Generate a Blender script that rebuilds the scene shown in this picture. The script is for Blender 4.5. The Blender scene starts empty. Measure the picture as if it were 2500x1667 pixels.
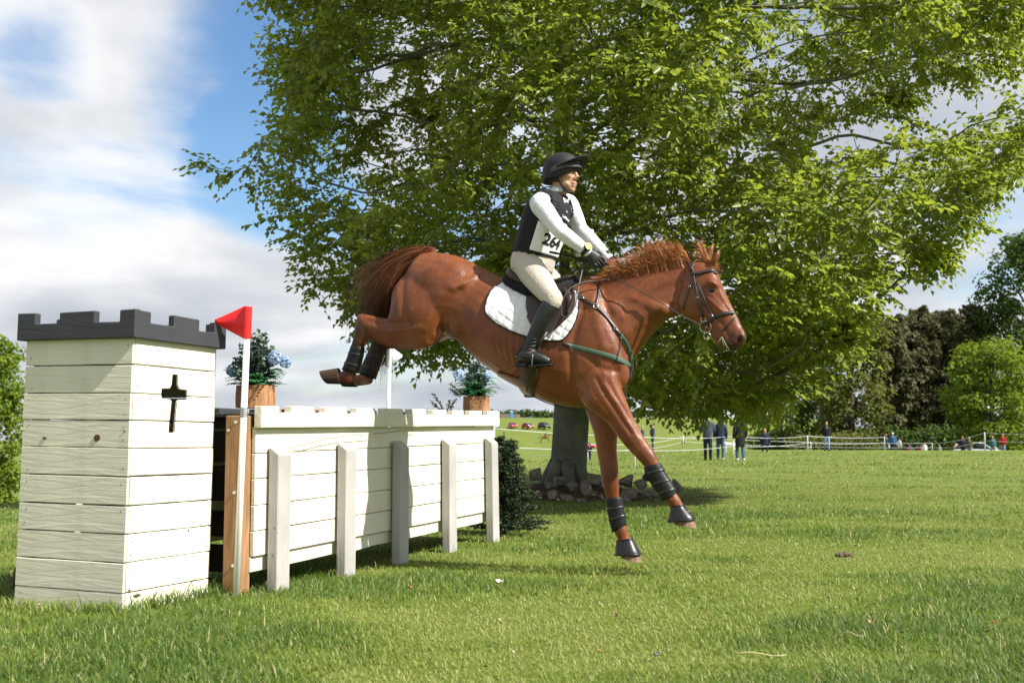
import bpy, bmesh, math, random
import numpy as np
from mathutils import Vector, Matrix, kdtree
from mathutils.bvhtree import BVHTree

rnd = random.Random(7)
rng = np.random.default_rng(11)
sc = bpy.context.scene
COL = sc.collection
R = math.radians

# ------------------------------------------------------------------ camera
CAM_H = 0.95
PITCH = math.atan((1070 - 833.5) / 2800)
cam_d = bpy.data.cameras.new('camera')
cam_d.sensor_width = 36.0
cam_d.lens = 36.0 * 2800 / 2500
cam_d.clip_end = 9000
cam_d.clip_start = 0.05
cam_d.dof.use_dof = True
cam_d.dof.focus_distance = 8.3
cam_d.dof.aperture_fstop = 4.5
cam = bpy.data.objects.new('camera', cam_d)
cam.location = (0, 0, CAM_H)
cam.rotation_euler = (R(90) + PITCH, 0, 0)
COL.objects.link(cam)
sc.camera = cam

# ------------------------------------------------------------------ sun, sky
SUN_EL, SUN_AZ = 44.0, 118.0            # azimuth clockwise from +Y
el, az = R(SUN_EL), R(SUN_AZ)
SUN_DIR = Vector((math.sin(az) * math.cos(el), math.cos(az) * math.cos(el), math.sin(el)))
sun_d = bpy.data.lights.new('sun', 'SUN')
sun_d.energy = 5.0
sun_d.angle = R(0.55)
sun_d.color = (1.0, 0.95, 0.87)
sun = bpy.data.objects.new('sun', sun_d)
sun.rotation_euler = SUN_DIR.to_track_quat('Z', 'Y').to_euler()
sun.location = (20, -3, 20)
COL.objects.link(sun)

world = bpy.data.worlds.new('World')
sc.world = world
world.use_nodes = True
wt = world.node_tree
for n in list(wt.nodes):
    wt.nodes.remove(n)


def wn(t, **kw):
    n = wt.nodes.new(t)
    for k, v in kw.items():
        setattr(n, k, v)
    return n


HOLES = [(600, 110, 6.8, .46), (680, 400, 5.0, .30), (70, 70, 3.2, .28), (2440, 480, 6.0, .27), (1380, 520, 7, .25)]


def build_world():
    L = wt.links.new
    out = wn('ShaderNodeOutputWorld')
    bg = wn('ShaderNodeBackground')
    sky = wn('ShaderNodeTexSky')
    sky.sky_type = 'NISHITA'
    sky.sun_disc = False
    sky.sun_elevation = el
    sky.sun_rotation = az
    sky.air_density = 1.0
    sky.dust_density = 0.6
    sky.ozone_density = 2.0
    tc = wn('ShaderNodeTexCoord')
    sep = wn('ShaderNodeSeparateXYZ')
    L(tc.outputs['Generated'], sep.inputs[0])

    def math_(op, a, b=None, clamp=False):
        m = wn('ShaderNodeMath', operation=op, use_clamp=clamp)
        for i, v in enumerate((a, b)):
            if v is None:
                continue
            if isinstance(v, (int, float)):
                m.inputs[i].default_value = v
            else:
                L(v, m.inputs[i])
        return m.outputs[0]
    zc = math_('MAXIMUM', sep.outputs[2], 0.0)
    den = math_('ADD', zc, 0.22)
    u = math_('DIVIDE', sep.outputs[0], den)
    v = math_('DIVIDE', sep.outputs[1], den)
    comb = wn('ShaderNodeCombineXYZ')
    L(u, comb.inputs[0]); L(v, comb.inputs[1])
    mp = wn('ShaderNodeMapping')
    mp.inputs['Location'].default_value = (3.1, 0.55, 0.0)
    L(comb.outputs[0], mp.inputs[0])

    def noise_(scale, detail, rough, dist, vec):
        n = wn('ShaderNodeTexNoise')
        n.inputs['Scale'].default_value = scale
        n.inputs['Detail'].default_value = detail
        n.inputs['Roughness'].default_value = rough
        n.inputs['Distortion'].default_value = dist
        L(vec, n.inputs['Vector'])
        return n.outputs['Fac']

    def ramp_(fac, stops, interp='EASE'):
        r = wn('ShaderNodeValToRGB')
        r.color_ramp.interpolation = interp
        while len(r.color_ramp.elements) < len(stops):
            r.color_ramp.elements.new(0.5)
        for e, (p, c) in zip(r.color_ramp.elements, stops):
            e.position = p
            e.color = c
        L(fac, r.inputs[0])
        return r.outputs[0]
    n1 = noise_(0.85, 8.0, 0.56, 0.3, mp.outputs[0])

    # openings in the cloud deck: (direction, half angle in degrees, depth)
    def hole(px, py, deg, amt):
        d = (px - 1250) / 2800, 1.0, (1070 - py) / 2800
        dot = wn('ShaderNodeVectorMath', operation='DOT_PRODUCT')
        nv = Vector(d).normalized()
        dot.inputs[1].default_value = nv
        L(tc.outputs['Generated'], dot.inputs[0])
        c = math.cos(R(deg))
        t = math_('DIVIDE', math_('SUBTRACT', dot.outputs['Value'], c), 1 - c, )
        return math_('MULTIPLY', math_('MAXIMUM', t, 0.0), amt)
    n1 = math_('ADD', math_('MULTIPLY', math_('SUBTRACT', n1, .5), 1.7), 0.66)
    n1 = math_('ADD', n1, math_('MULTIPLY', math_('MAXIMUM', math_('SUBTRACT', .16, zc), 0.0), 1.6))
    for h in HOLES:
        n1 = math_('SUBTRACT', n1, hole(*h))
    cover = ramp_(n1, [(0.33, (.04, .04, .04, 1)), (0.68, (1, 1, 1, 1))])
    n2 = noise_(1.5, 6.0, 0.5, 0.2, mp.outputs[0])
    n2 = math_('SUBTRACT', n2, math_('MULTIPLY', math_('SUBTRACT', n1, .7), .2))
    shade = ramp_(n2, [(0.32, (.44, .48, .55, 1)), (0.50, (.66, .69, .73, 1)), (0.66, (1, 1, 1, 1))], 'B_SPLINE')
    sv = wn('ShaderNodeVectorMath', operation='SCALE')
    L(shade, sv.inputs[0])
    sv.inputs['Scale'].default_value = 8.6
    shade = sv.outputs[0]
    mix = wn('ShaderNodeMix', data_type='RGBA')
    L(cover, mix.inputs[0])
    # the blue between the clouds
    hs = wn('ShaderNodeHueSaturation')
    hs.inputs['Saturation'].default_value = 1.22
    hs.inputs['Value'].default_value = 1.3
    L(sky.outputs[0], hs.inputs['Color'])
    L(hs.outputs[0], mix.inputs[6])
    L(shade, mix.inputs[7])
    L(mix.outputs[2], bg.inputs['Color'])
    bg.inputs['Strength'].default_value = 0.070
    L(bg.outputs[0], out.inputs[0])


build_world()
sc.view_settings.view_transform = 'Standard'
sc.view_settings.look = 'None'
sc.view_settings.exposure = 0.86
sc.view_settings.gamma = 1.0
sc.render.engine = 'CYCLES'
sc.cycles.max_bounces = 8
sc.cycles.transparent_max_bounces = 8
sc.cycles.use_denoising = True


# ------------------------------------------------------------------ measuring
CAMP = Vector((0, 0, CAM_H))


def ray(px, py):
    """direction of a point measured in the photograph (2500 x 1667)"""
    u, v = (px - 1250) / 2800, (833.5 - py) / 2800
    c, s = math.cos(PITCH), math.sin(PITCH)
    return Vector((u, c - v * s, s + v * c))


def P(px, py, Y):
    d = ray(px, py)
    return CAMP + d * (Y / d.y)


# horse: heading right and a little towards the camera
YAW = R(17)
HP0 = Vector((0, 8.3, 0))
HF = Vector((math.cos(YAW), -math.sin(YAW), 0))      # forward
HL = Vector((math.sin(YAW), math.cos(YAW), 0))       # to the horse's left, away from the camera
HU = Vector((0, 0, 1))


def PH(px, py, off=0.0):
    d = ray(px, py)
    t = (off - (CAMP - HP0).dot(HL)) / d.dot(HL)
    return CAMP + d * t


def h2w(a, l, z):
    return HP0 + HF * a + HL * l + HU * z


def w2h(p):
    q = p - HP0
    return (q.dot(HF), q.dot(HL), q.z)


def mirror(p):
    a, l, z = w2h(p)
    return h2w(a, -l, z)


# ------------------------------------------------------------------ terrain heights
_PR = {
    'L': ([0, 14, 18, 21, 30, 60, 100, 4000], [0, 0, -.02, -.12, -1.1, -3.6, -5, -5]),
    'M': ([0, 13, 16.5, 18.5, 25, 42, 60, 100, 180, 250, 300, 350, 430, 4000],
          [0, 0, 0, .18, .22, .15, -.6, -1.8, -2.2, -1.5, 3.6, 7.2, 8.6, 8.6]),
    'R': ([0, 20, 46, 66, 84, 105, 150, 400, 4000], [0, .04, .1, .2, .16, -.75, -.8, 0, 2]),
}


def ground_z(x, y):
    r = math.hypot(x, y)
    a = math.atan2(x, y)
    L_ = np.interp(r, *_PR['L']); M_ = np.interp(r, *_PR['M']); R_ = np.interp(r, *_PR['R'])

    def sm(t):
        t = min(1, max(0, t))
        return t * t * (3 - 2 * t)
    w1 = sm((a + 0.36) / 0.16)
    w2 = sm((a - 0.05) / 0.06)
    if abs(a) > 1.9:
        L_ = R_ = M_ = 0.0
    z = (L_ * (1 - w1) + M_ * w1) * (1 - w2) + R_ * w2
    if r > 150 and abs(a) < .8:            # the far hillside
        hw = sm((a + .14) / .08) * (1 - sm((a - .24) / .12)) * sm((r - 150) / 70)
        z += (max(M_, z) - z) * hw
    z += 0.012 * math.sin(x * 1.3 + 0.4) * math.sin(y * 0.9) * min(1, r / 6)
    return float(z)


# ------------------------------------------------------------------ materials
MATS = {}


class NT:
    def __init__(self, name):
        self.m = bpy.data.materials.new(name)
        self.m.use_nodes = True
        self.t = self.m.node_tree
        for n in list(self.t.nodes):
            self.t.nodes.remove(n)
        self.out = self.n('ShaderNodeOutputMaterial')

    def n(self, typ, **kw):
        x = self.t.nodes.new(typ)
        for k, v in kw.items():
            setattr(x, k, v)
        return x

    def l(self, a, b):
        self.t.links.new(a, b)

    def coord(self, kind='Object', scale=(1, 1, 1), rot=(0, 0, 0)):
        tc = self.n('ShaderNodeTexCoord')
        mp = self.n('ShaderNodeMapping')
        mp.inputs['Scale'].default_value = scale
        mp.inputs['Rotation'].default_value = rot
        self.l(tc.outputs[kind], mp.inputs[0])
        return mp.outputs[0]

    def noise(self, vec, scale, detail=4, rough=.55, dist=0.0):
        x = self.n('ShaderNodeTexNoise')
        x.inputs['Scale'].default_value = scale
        x.inputs['Detail'].default_value = detail
        x.inputs['Roughness'].default_value = rough
        x.inputs['Distortion'].default_value = dist
        self.l(vec, x.inputs['Vector'])
        return x.outputs['Fac']

    def ramp(self, fac, stops, interp='LINEAR'):
        r = self.n('ShaderNodeValToRGB')
        r.color_ramp.interpolation = interp
        while len(r.color_ramp.elements) < len(stops):
            r.color_ramp.elements.new(0.5)
        for e, (p, c) in zip(r.color_ramp.elements, stops):
            e.position = p
            e.color = (c[0], c[1], c[2], 1) if not isinstance(c, (int, float)) else (c, c, c, 1)
        self.l(fac, r.inputs[0])
        return r.outputs[0]

    def mix(self, fac, a, b, blend='MIX'):
        x = self.n('ShaderNodeMix', data_type='RGBA', blend_type=blend)
        for sock, v in ((0, fac), (6, a), (7, b)):
            if isinstance(v, (int, float)):
                x.inputs[sock].default_value = v if sock == 0 else (v, v, v, 1)
            elif isinstance(v, tuple):
                x.inputs[sock].default_value = (v[0], v[1], v[2], 1)
            else:
                self.l(v, x.inputs[sock])
        return x.outputs[2]

    def math(self, op, a, b=0.0, clamp=False):
        x = self.n('ShaderNodeMath', operation=op, use_clamp=clamp)
        for i, v in enumerate((a, b)):
            if isinstance(v, (int, float)):
                x.inputs[i].default_value = v
            else:
                self.l(v, x.inputs[i])
        return x.outputs[0]

    def attr(self, name):
        return self.n('ShaderNodeAttribute', attribute_name=name).outputs['Fac']

    def objrand(self):
        return self.n('ShaderNodeObjectInfo').outputs['Random']

    def bump(self, h, strength=.3, dist=.01):
        b = self.n('ShaderNodeBump')
        b.inputs['Strength'].default_value = strength
        b.inputs['Distance'].default_value = dist
        self.l(h, b.inputs['Height'])
        return b.outputs[0]

    def principled(self, color, rough=.6, spec=.4, normal=None, metallic=0.0, sheen=0.0, **kw):
        p = self.n('ShaderNodeBsdfPrincipled')
        if isinstance(color, tuple):
            p.inputs['Base Color'].default_value = (*color[:3], 1)
        else:
            self.l(color, p.inputs['Base Color'])
        if isinstance(rough, (int, float)):
            p.inputs['Roughness'].default_value = rough
        else:
            self.l(rough, p.inputs['Roughness'])
        p.inputs['Specular IOR Level'].default_value = spec
        p.inputs['Metallic'].default_value = metallic
        p.inputs['Sheen Weight'].default_value = sheen
        for k, v in kw.items():
            p.inputs[k].default_value = v
        if normal is not None:
            self.l(normal, p.inputs['Normal'])
        return p.outputs[0]

    def done(self, shader):
        self.l(shader, self.out.inputs[0])
        return self.m


def simple(name, c, rough=.6, spec=.35, metallic=0.0, var=.18, nscale=25.0, bump=.0, sheen=0.0):
    """a plain colour with a little procedural unevenness"""
    if name in MATS:
        return MATS[name]
    t = NT(name)
    v = t.coord()
    f = t.noise(v, nscale, 5)
    lo = tuple(x * (1 - var) for x in c)
    hi = tuple(min(1, x * (1 + var)) for x in c)
    col = t.ramp(f, [(.3, lo), (.7, hi)])
    nrm = t.bump(t.noise(v, nscale * 4, 3), bump, .004) if bump else None
    MATS[name] = t.done(t.principled(col, rough, spec, nrm, metallic, sheen))
    return MATS[name]


def painted_wood(name, c, rough=.5, grain=.35, chips=(.22, .13, .07), chip_at=.74, axis=0, dirt=.12):
    t = NT(name)
    sc_ = [26, 26, 26]
    sc_[axis] = 2.2
    v = t.coord('Object', tuple(sc_))
    v2 = t.coord()
    oi = t.n('ShaderNodeObjectInfo')
    ofs = t.n('ShaderNodeVectorMath', operation='ADD')
    t.l(v, ofs.inputs[0]); t.l(oi.outputs['Location'], ofs.inputs[1])
    g = t.noise(ofs.outputs[0], 1.0, 7, .6, 1.6)
    big = t.noise(v2, 3.0, 4)
    base = t.mix(t.ramp(big, [(.35, 0.0), (.7, 1.0)]), tuple(x * (1 - dirt) for x in c), c)
    base = t.mix(t.math('MULTIPLY', oi.outputs['Random'], .10), base, tuple(x * .8 for x in c))
    st_ = t.noise(t.coord('Object', (5, 5, 1.3)), 1.0, 6, .65, .6)
    base = t.mix(t.math('MULTIPLY', t.ramp(st_, [(.52, 0.0), (.78, 1.0)]), .30), base, tuple(x * y for x, y in zip(c, (.66, .68, .55))))
    ch = t.noise(v2, 9.0, 8, .62, .3)
    chf = t.ramp(ch, [(chip_at, 0.0), (chip_at + .015, 1.0)])
    col = t.mix(chf, base, chips)
    col = t.mix(t.math('MULTIPLY', t.ramp(g, [(.52, 0.0), (.75, 1.0)]), .12), col, tuple(x * .55 for x in c))
    h = t.math('SUBTRACT', g, t.math('MULTIPLY', chf, .8))
    nrm = t.bump(h, grain, .006)
    MATS[name] = t.done(t.principled(col, rough, .35, nrm))
    return MATS[name]


def raw_wood(name, c1, c2, rough=.75, axis=2, scale=16):
    t = NT(name)
    s = [scale] * 3
    s[axis] = scale * .08
    v = t.coord('Object', tuple(s))
    g = t.noise(v, 1.0, 8, .65, 1.8)
    big = t.noise(t.coord(), 2.5, 3)
    col = t.ramp(g, [(.28, c1), (.62, c2)])
    col = t.mix(t.ramp(big, [(.4, 0.0), (.75, .5)]), col, tuple(x * .5 for x in c1))
    MATS[name] = t.done(t.principled(col, rough, .25, t.bump(g, .5, .006)))
    return MATS[name]


def leaf_mat(name, dark, light, trans, gloss=.35, tw=.45):
    """leaf: tint attribute runs from old dark leaf to young pale leaf; light passes through"""
    t = NT(name)
    a = t.attr('tint')
    col = t.ramp(a, [(0.0, dark), (1.0, light)])
    tr = t.ramp(a, [(0.0, tuple(x * .7 for x in trans)), (1.0, trans)])
    pr = t.principled(col, gloss, .45)
    tl = t.n('ShaderNodeBsdfTranslucent')
    t.l(tr, tl.inputs['Color'])
    mx = t.n('ShaderNodeMixShader')
    mx.inputs[0].default_value = tw
    t.l(pr, mx.inputs[1]); t.l(tl.outputs[0], mx.inputs[2])
    MATS[name] = t.done(mx.outputs[0])
    return MATS[name]


# ------------------------------------------------------------------ mesh helpers
def set_props(o, label=None, cat=None, group=None, kind=None):
    if label: o['label'] = label
    if cat: o['category'] = cat
    if group: o['group'] = group
    if kind: o['kind'] = kind
    return o


def thing(name, label, cat, loc=(0, 0, 0), rz=0.0, group=None):
    o = bpy.data.objects.new(name, None)
    o.empty_display_size = .1
    o.location = loc
    o.rotation_euler = (0, 0, rz)
    COL.objects.link(o)
    return set_props(o, label, cat, group)


def world_of(o):
    m = Matrix.Translation(o.location) @ o.rotation_euler.to_matrix().to_4x4()
    p = o.parent
    if p is not None:
        m = world_of(p) @ o.matrix_parent_inverse @ m
    return m


def link(name, mesh, mat, parent=None, local=False, label=None, kind=None):
    """parts are modelled in world space unless local"""
    o = bpy.data.objects.new(name, mesh)
    if mat is not None and len(mesh.materials) == 0:
        mesh.materials.append(mat)
    COL.objects.link(o)
    if parent is not None:
        o.parent = parent
        if not local:
            o.matrix_parent_inverse = world_of(parent).inverted()
    if label: o['label'] = label
    if kind: o['kind'] = kind
    return o


def mesh_np(name, verts, faces, smooth=False, attrs=None):
    """quick mesh from arrays; faces (n,k) all the same size"""
    me = bpy.data.meshes.new(name)
    verts = np.asarray(verts, dtype=np.float32)
    faces = np.asarray(faces, dtype=np.int32)
    k = faces.shape[1]
    me.vertices.add(len(verts))
    me.vertices.foreach_set('co', verts.ravel())
    me.loops.add(faces.size)
    me.loops.foreach_set('vertex_index', faces.ravel())
    me.polygons.add(len(faces))
    me.polygons.foreach_set('loop_start', np.arange(0, faces.size, k, dtype=np.int32))
    if smooth:
        me.polygons.foreach_set('use_smooth', np.ones(len(faces), dtype=bool))
    me.update(calc_edges=True)
    for an, av in (attrs or {}).items():
        at = me.attributes.new(an, 'FLOAT', 'POINT')
        at.data.foreach_set('value', np.asarray(av, dtype=np.float32))
    return me


def catmull(pts, sub):
    """pts: list of equal length tuples of floats -> smooth resampling through them"""
    A = [np.array(p, float) for p in pts]
    if sub <= 1 or len(A) < 3:
        return A
    out = []
    n = len(A)
    for i in range(n - 1):
        p0 = A[i - 1] if i > 0 else 2 * A[0] - A[1]
        p1, p2 = A[i], A[i + 1]
        p3 = A[i + 2] if i + 2 < n else 2 * A[-1] - A[-2]
        for k in range(sub):
            t = k / sub
            out.append(.5 * ((2 * p1) + (-p0 + p2) * t + (2 * p0 - 5 * p1 + 4 * p2 - p3) * t * t + (-p0 + 3 * p1 - 3 * p2 + p3) * t ** 3))
    out.append(A[-1])
    return out


class MB:
    """collects shapes into one mesh"""
    def __init__(self):
        self.v = []
        self.f = []

    def add(self, vs, fs):
        b = len(self.v)
        self.v.extend([tuple(x) for x in vs])
        self.f.extend([tuple(i + b for i in q) for q in fs])
        return self

    def box(self, c, size, M=None, taper=None):
        sx, sy, sz = [s / 2 for s in size]
        vs = []
        for z in (-1, 1):
            for x, y in ((-1, -1), (1, -1), (1, 1), (-1, 1)):
                k = taper if (taper and z > 0) else 1
                vs.append(Vector((x * sx * k, y * sy * k, z * sz)))
        if M is not None:
            vs = [M @ v for v in vs]
        vs = [v + Vector(c) for v in vs]
        self.add(vs, [(3, 2, 1, 0), (4, 5, 6, 7), (0, 1, 5, 4), (1, 2, 6, 5), (2, 3, 7, 6), (3, 0, 4, 7)])
        return self

    def rings(self, rings, cap=True):
        n = len(rings[0])
        vs, fs = [], []
        for r in rings:
            vs.extend(r)
        for i in range(len(rings) - 1):
            for j in range(n):
                a, b = i * n + j, i * n + (j + 1) % n
                fs.append((a, b, b + n, a + n))
        if cap:
            for base, rv in ((0, True), ((len(rings) - 1) * n, False)):
                c = sum((Vector(vs[base + j]) for j in range(n)), Vector()) / n
                ci = len(vs)
                vs.append(c)
                for j in range(n):
                    a, b = base + j, base + (j + 1) % n
                    fs.append((b, a, ci) if rv else (a, b, ci))
        self.add(vs, fs)
        return self

    def sect(self, st, sub=4, n=20, p=2.0, side=None, cap=True):
        """loft; station = (edgeA vec, edgeB vec, half width[, egg]); the ring runs from edgeA to edgeB, side is the lateral axis"""
        side = HL if side is None else side
        rows = [tuple(a) + tuple(b) + (w, (e[0] if e else 0.0)) for a, b, w, *e in st]
        rr = []
        for q in catmull(rows, sub):
            a, b, w, e = Vector(q[:3]), Vector(q[3:6]), max(q[6], .002), q[7]
            c, h = (a + b) / 2, (a - b) / 2
            ring = []
            for j in range(n):
                t = 2 * math.pi * j / n
                ct, st_ = math.cos(t), math.sin(t)
                ct = math.copysign(abs(ct) ** (2 / p), ct)
                s2 = math.copysign(abs(st_) ** (2 / p), st_)
                ring.append(c + h * ct + side * (w * (1 + e * ct)) * s2)
            rr.append(ring)
        return self.rings(rr, cap)

    def tube(self, pts, rad, n=8, sub=1, cap=True, flat=1.0, up=None):
        pts = [Vector(p) for p in pts]
        if isinstance(rad, (int, float)):
            rad = [rad] * len(pts)
        if sub > 1:
            q = catmull([tuple(p) + (r,) for p, r in zip(pts, rad)], sub)
            pts = [Vector(x[:3]) for x in q]
            rad = [max(1e-4, x[3]) for x in q]
        rings = []
        u = None
        for i, p in enumerate(pts):
            d = (pts[min(i + 1, len(pts) - 1)] - pts[max(i - 1, 0)])
            if d.length < 1e-9:
                d = Vector((0, 0, 1))
            d.normalize()
            if u is None:
                u = up.copy() if up is not None else (Vector((0, 0, 1)) if abs(d.z) < .9 else Vector((1, 0, 0)))
            u = (u - d * u.dot(d))
            if u.length < 1e-6:
                u = d.orthogonal()
            u.normalize()
            w = d.cross(u)
            rings.append([p + (w * math.cos(2 * math.pi * j / n) + u * flat * math.sin(2 * math.pi * j / n)) * rad[i] for j in range(n)])
        return self.rings(rings, cap)

    def ell(self, c, ax, nu=14, nv=9):
        """ellipsoid, ax = three axis vectors"""
        a, b, d = [Vector(x) for x in ax]
        c = Vector(c)
        rings = []
        for i in range(1, nv):
            th = math.pi * i / nv
            rings.append([c + d * math.cos(th) + (a * math.cos(2 * math.pi * j / nu) + b * math.sin(2 * math.pi * j / nu)) * math.sin(th) for j in range(nu)])
        rings = rings[::-1]
        n = nu
        vs, fs = [], []
        for r in rings:
            vs.extend(r)
        for i in range(len(rings) - 1):
            for j in range(n):
                q, w = i * n + j, i * n + (j + 1) % n
                fs.append((q, w, w + n, q + n))
        for base, tip, rv in ((0, c - d, True), ((len(rings) - 1) * n, c + d, False)):
            ci = len(vs)
            vs.append(tip)
            for j in range(n):
                q, w = base + j, base + (j + 1) % n
                fs.append((w, q, ci) if rv else (q, w, ci))
        return self.add(vs, fs)

    def sph(self, c, r, nu=12, nv=8):
        if isinstance(r, (int, float)):
            r = (r, r, r)
        return self.ell(c, ((r[0], 0, 0), (0, r[1], 0), (0, 0, r[2])), nu, nv)

    def prism(self, poly, O, U, V, W, depth):
        """extrude polygon poly (u,v) in plane O,U,V by depth along W (centred)"""
        n = len(poly)
        O = Vector(O)
        f = [O + U * u + V * v + W * (depth / 2) for u, v in poly]
        b = [O + U * u + V * v - W * (depth / 2) for u, v in poly]
        fs = [tuple(range(n)), tuple(range(2 * n - 1, n - 1, -1))]
        for i in range(n):
            j = (i + 1) % n
            fs.append((i, i + n, j + n, j))
        return self.add(f + b, fs)

    def ribbon(self, pts, nrm, w, t, sub=1):
        pts = [Vector(p) for p in pts]
        nrm = [Vector(q) for q in nrm]
        if sub > 1:
            q = catmull([tuple(a) + tuple(b) for a, b in zip(pts, nrm)], sub)
            pts = [Vector(x[:3]) for x in q]
            nrm = [Vector(x[3:6]) for x in q]
        rings = []
        for i, p in enumerate(pts):
            d = (pts[min(i + 1, len(pts) - 1)] - pts[max(i - 1, 0)]).normalized()
            nn = nrm[i] - d * nrm[i].dot(d)
            nn.normalize()
            s = d.cross(nn)
            rings.append([p + s * (w / 2) + nn * (t * .3), p + s * (w * .4) + nn * t, p - s * (w * .4) + nn * t, p - s * (w / 2) + nn * (t * .3), p - s * (w / 2) - nn * t * .4, p + s * (w / 2) - nn * t * .4])
        return self.rings(rings)

    def mesh(self, name='m', smooth=False, bevel=0.0, recalc=False, segs=1):
        me = bpy.data.meshes.new(name)
        me.from_pydata(self.v, [], self.f)
        if bevel or recalc:
            bm = bmesh.new()
            bm.from_mesh(me)
            if recalc:
                bmesh.ops.recalc_face_normals(bm, faces=bm.faces)
            if bevel:
                es = [e for e in bm.edges if len(e.link_faces) == 2 and e.calc_face_angle(0) > .5]
                bmesh.ops.bevel(bm, geom=es, offset=bevel, segments=segs, affect='EDGES', profile=.5)
            bm.to_mesh(me)
            bm.free()
        if smooth:
            me.polygons.foreach_set('use_smooth', np.ones(len(me.polygons), dtype=bool))
        me.update()
        return me

    def build(self, name, mat, parent=None, smooth=False, bevel=0.0, local=False, label=None, kind=None, recalc=False, segs=1):
        return link(name, self.mesh(name, smooth, bevel, recalc, segs), mat, parent, local, label, kind)

    def organic(self, name='m', voxel=.012, smooth=6, factor=.5):
        """overlapping closed shapes -> one continuous skin"""
        me = self.mesh('tmp')
        o = bpy.data.objects.new('tmp', me)
        COL.objects.link(o)
        rm = o.modifiers.new('r', 'REMESH')
        rm.mode = 'VOXEL'
        rm.voxel_size = voxel
        if smooth:
            s = o.modifiers.new('s', 'SMOOTH')
            s.factor = factor
            s.iterations = smooth
        dg = bpy.context.evaluated_depsgraph_get()
        dg.update()
        out = bpy.data.meshes.new_from_object(o.evaluated_get(dg))
        out.name = name
        bpy.data.objects.remove(o)
        bpy.data.meshes.remove(me)
        out.polygons.foreach_set('use_smooth', np.ones(len(out.polygons), dtype=bool))
        return out


def verts_of(me):
    a = np.empty(len(me.vertices) * 3, np.float32)
    me.vertices.foreach_get('co', a)
    return a.reshape(-1, 3)


def put_attr(me, name, vals):
    at = me.attributes.new(name, 'FLOAT', 'POINT')
    at.data.foreach_set('value', np.asarray(vals, np.float32))


def leaves_np(base, dirs, nrm, length, width, tint, fold=.25, droop=.15, fine=False):
    """folded leaves: arrays (n,3); returns verts, triangles, tint. fine = ovate outline, else a kite"""
    n = len(base)
    dirs = dirs / (np.linalg.norm(dirs, axis=1, keepdims=True) + 1e-9)
    nrm = nrm - dirs * np.sum(nrm * dirs, axis=1, keepdims=True)
    nrm = nrm / (np.linalg.norm(nrm, axis=1, keepdims=True) + 1e-9)
    side = np.cross(dirs, nrm)
    L = length[:, None]; W = width[:, None]
    up = nrm * W * fold
    if not fine:
        v = np.empty((n, 4, 3), np.float32)
        v[:, 0] = base
        v[:, 1] = base + dirs * L * .46 + side * W * .52 + up
        v[:, 2] = base + dirs * L - nrm * L * droop
        v[:, 3] = base + dirs * L * .46 - side * W * .52 + up
        i = np.arange(n)[:, None] * 4
        f = np.concatenate([i + np.array([[0, 1, 2]]), i + np.array([[0, 2, 3]])], axis=0)
        return v.reshape(-1, 3), f, np.repeat(tint, 4)
    v = np.empty((n, 6, 3), np.float32)
    v[:, 0] = base
    v[:, 1] = base + dirs * L * .28 + side * W * .46 + up
    v[:, 2] = base + dirs * L * .66 + side * W * .40 + up - nrm * L * droop * .35
    v[:, 3] = base + dirs * L - nrm * L * droop
    v[:, 4] = base + dirs * L * .66 - side * W * .40 + up - nrm * L * droop * .35
    v[:, 5] = base + dirs * L * .28 - side * W * .46 + up
    i = np.arange(n)[:, None] * 6
    f = np.concatenate([i + np.array([q]) for q in ([0, 1, 2], [0, 2, 3], [0, 3, 4], [0, 4, 5])], axis=0)
    return v.reshape(-1, 3), f, np.repeat(tint, 6)


def unit(a):
    return a / (np.linalg.norm(a, axis=1, keepdims=True) + 1e-9)

# ================================================================== THE SETTING
def grass_ground_mat():
    t = NT('turf')
    v = t.coord()
    a = t.noise(v, .35, 5, .6, .4)
    b = t.noise(v, 3.5, 6, .65)
    c = t.noise(v, 40, 4, .7)
    col = t.mix(t.ramp(a, [(.35, 0.0), (.68, 1.0)]), (.115, .160, .022), (.165, .200, .040))
    col = t.mix(t.ramp(b, [(.45, 0.0), (.75, .75)]), col, (.075, .115, .018))
    col = t.mix(t.ramp(c, [(.56, 0.0), (.8, .5)]), col, (.185, .185, .07))
    h = t.math('ADD', t.math('MULTIPLY', b, 1.0), t.math('MULTIPLY', c, .6))
    MATS['turf'] = t.done(t.principled(col, .85, .15, t.bump(h, .8, .06)))


grass_ground_mat()


def build_ground():
    angs = list(np.linspace(-.62, .62, 150)) + list(np.linspace(.66, 2 * math.pi - .66, 60))
    rad = [0.0] + list(np.geomspace(.8, 4000, 150))
    vs, fs = [], []
    na = len(angs)
    for r in rad:
        for a in angs:
            x, y = r * math.sin(a), r * math.cos(a)
            vs.append((x, y, ground_z(x, y) if r > 0 else 0.0))
    for i in range(len(rad) - 1):
        for j in range(na):
            k = (j + 1) % na
            fs.append((i * na + j, (i + 1) * na + j, (i + 1) * na + k, i * na + k))
    me = mesh_np('ground', vs, np.array(fs)[:, ::-1], True)
    o = link('ground', me, MATS['turf'])
    o['kind'] = 'structure'
    o['label'] = 'green pasture rolling away to a far hillside'


build_ground()


# ---- value noise for lush and thin patches of turf
_grid = rng.random((64, 64))


def vnoise(x, y):
    xi = np.floor(x).astype(int); yi = np.floor(y).astype(int)
    fx = x - xi; fy = y - yi
    fx = fx * fx * (3 - 2 * fx); fy = fy * fy * (3 - 2 * fy)
    g = lambda a, b: _grid[a % 64, b % 64]
    return (g(xi, yi) * (1 - fx) + g(xi + 1, yi) * fx) * (1 - fy) + (g(xi, yi + 1) * (1 - fx) + g(xi + 1, yi + 1) * fx) * fy


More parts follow.
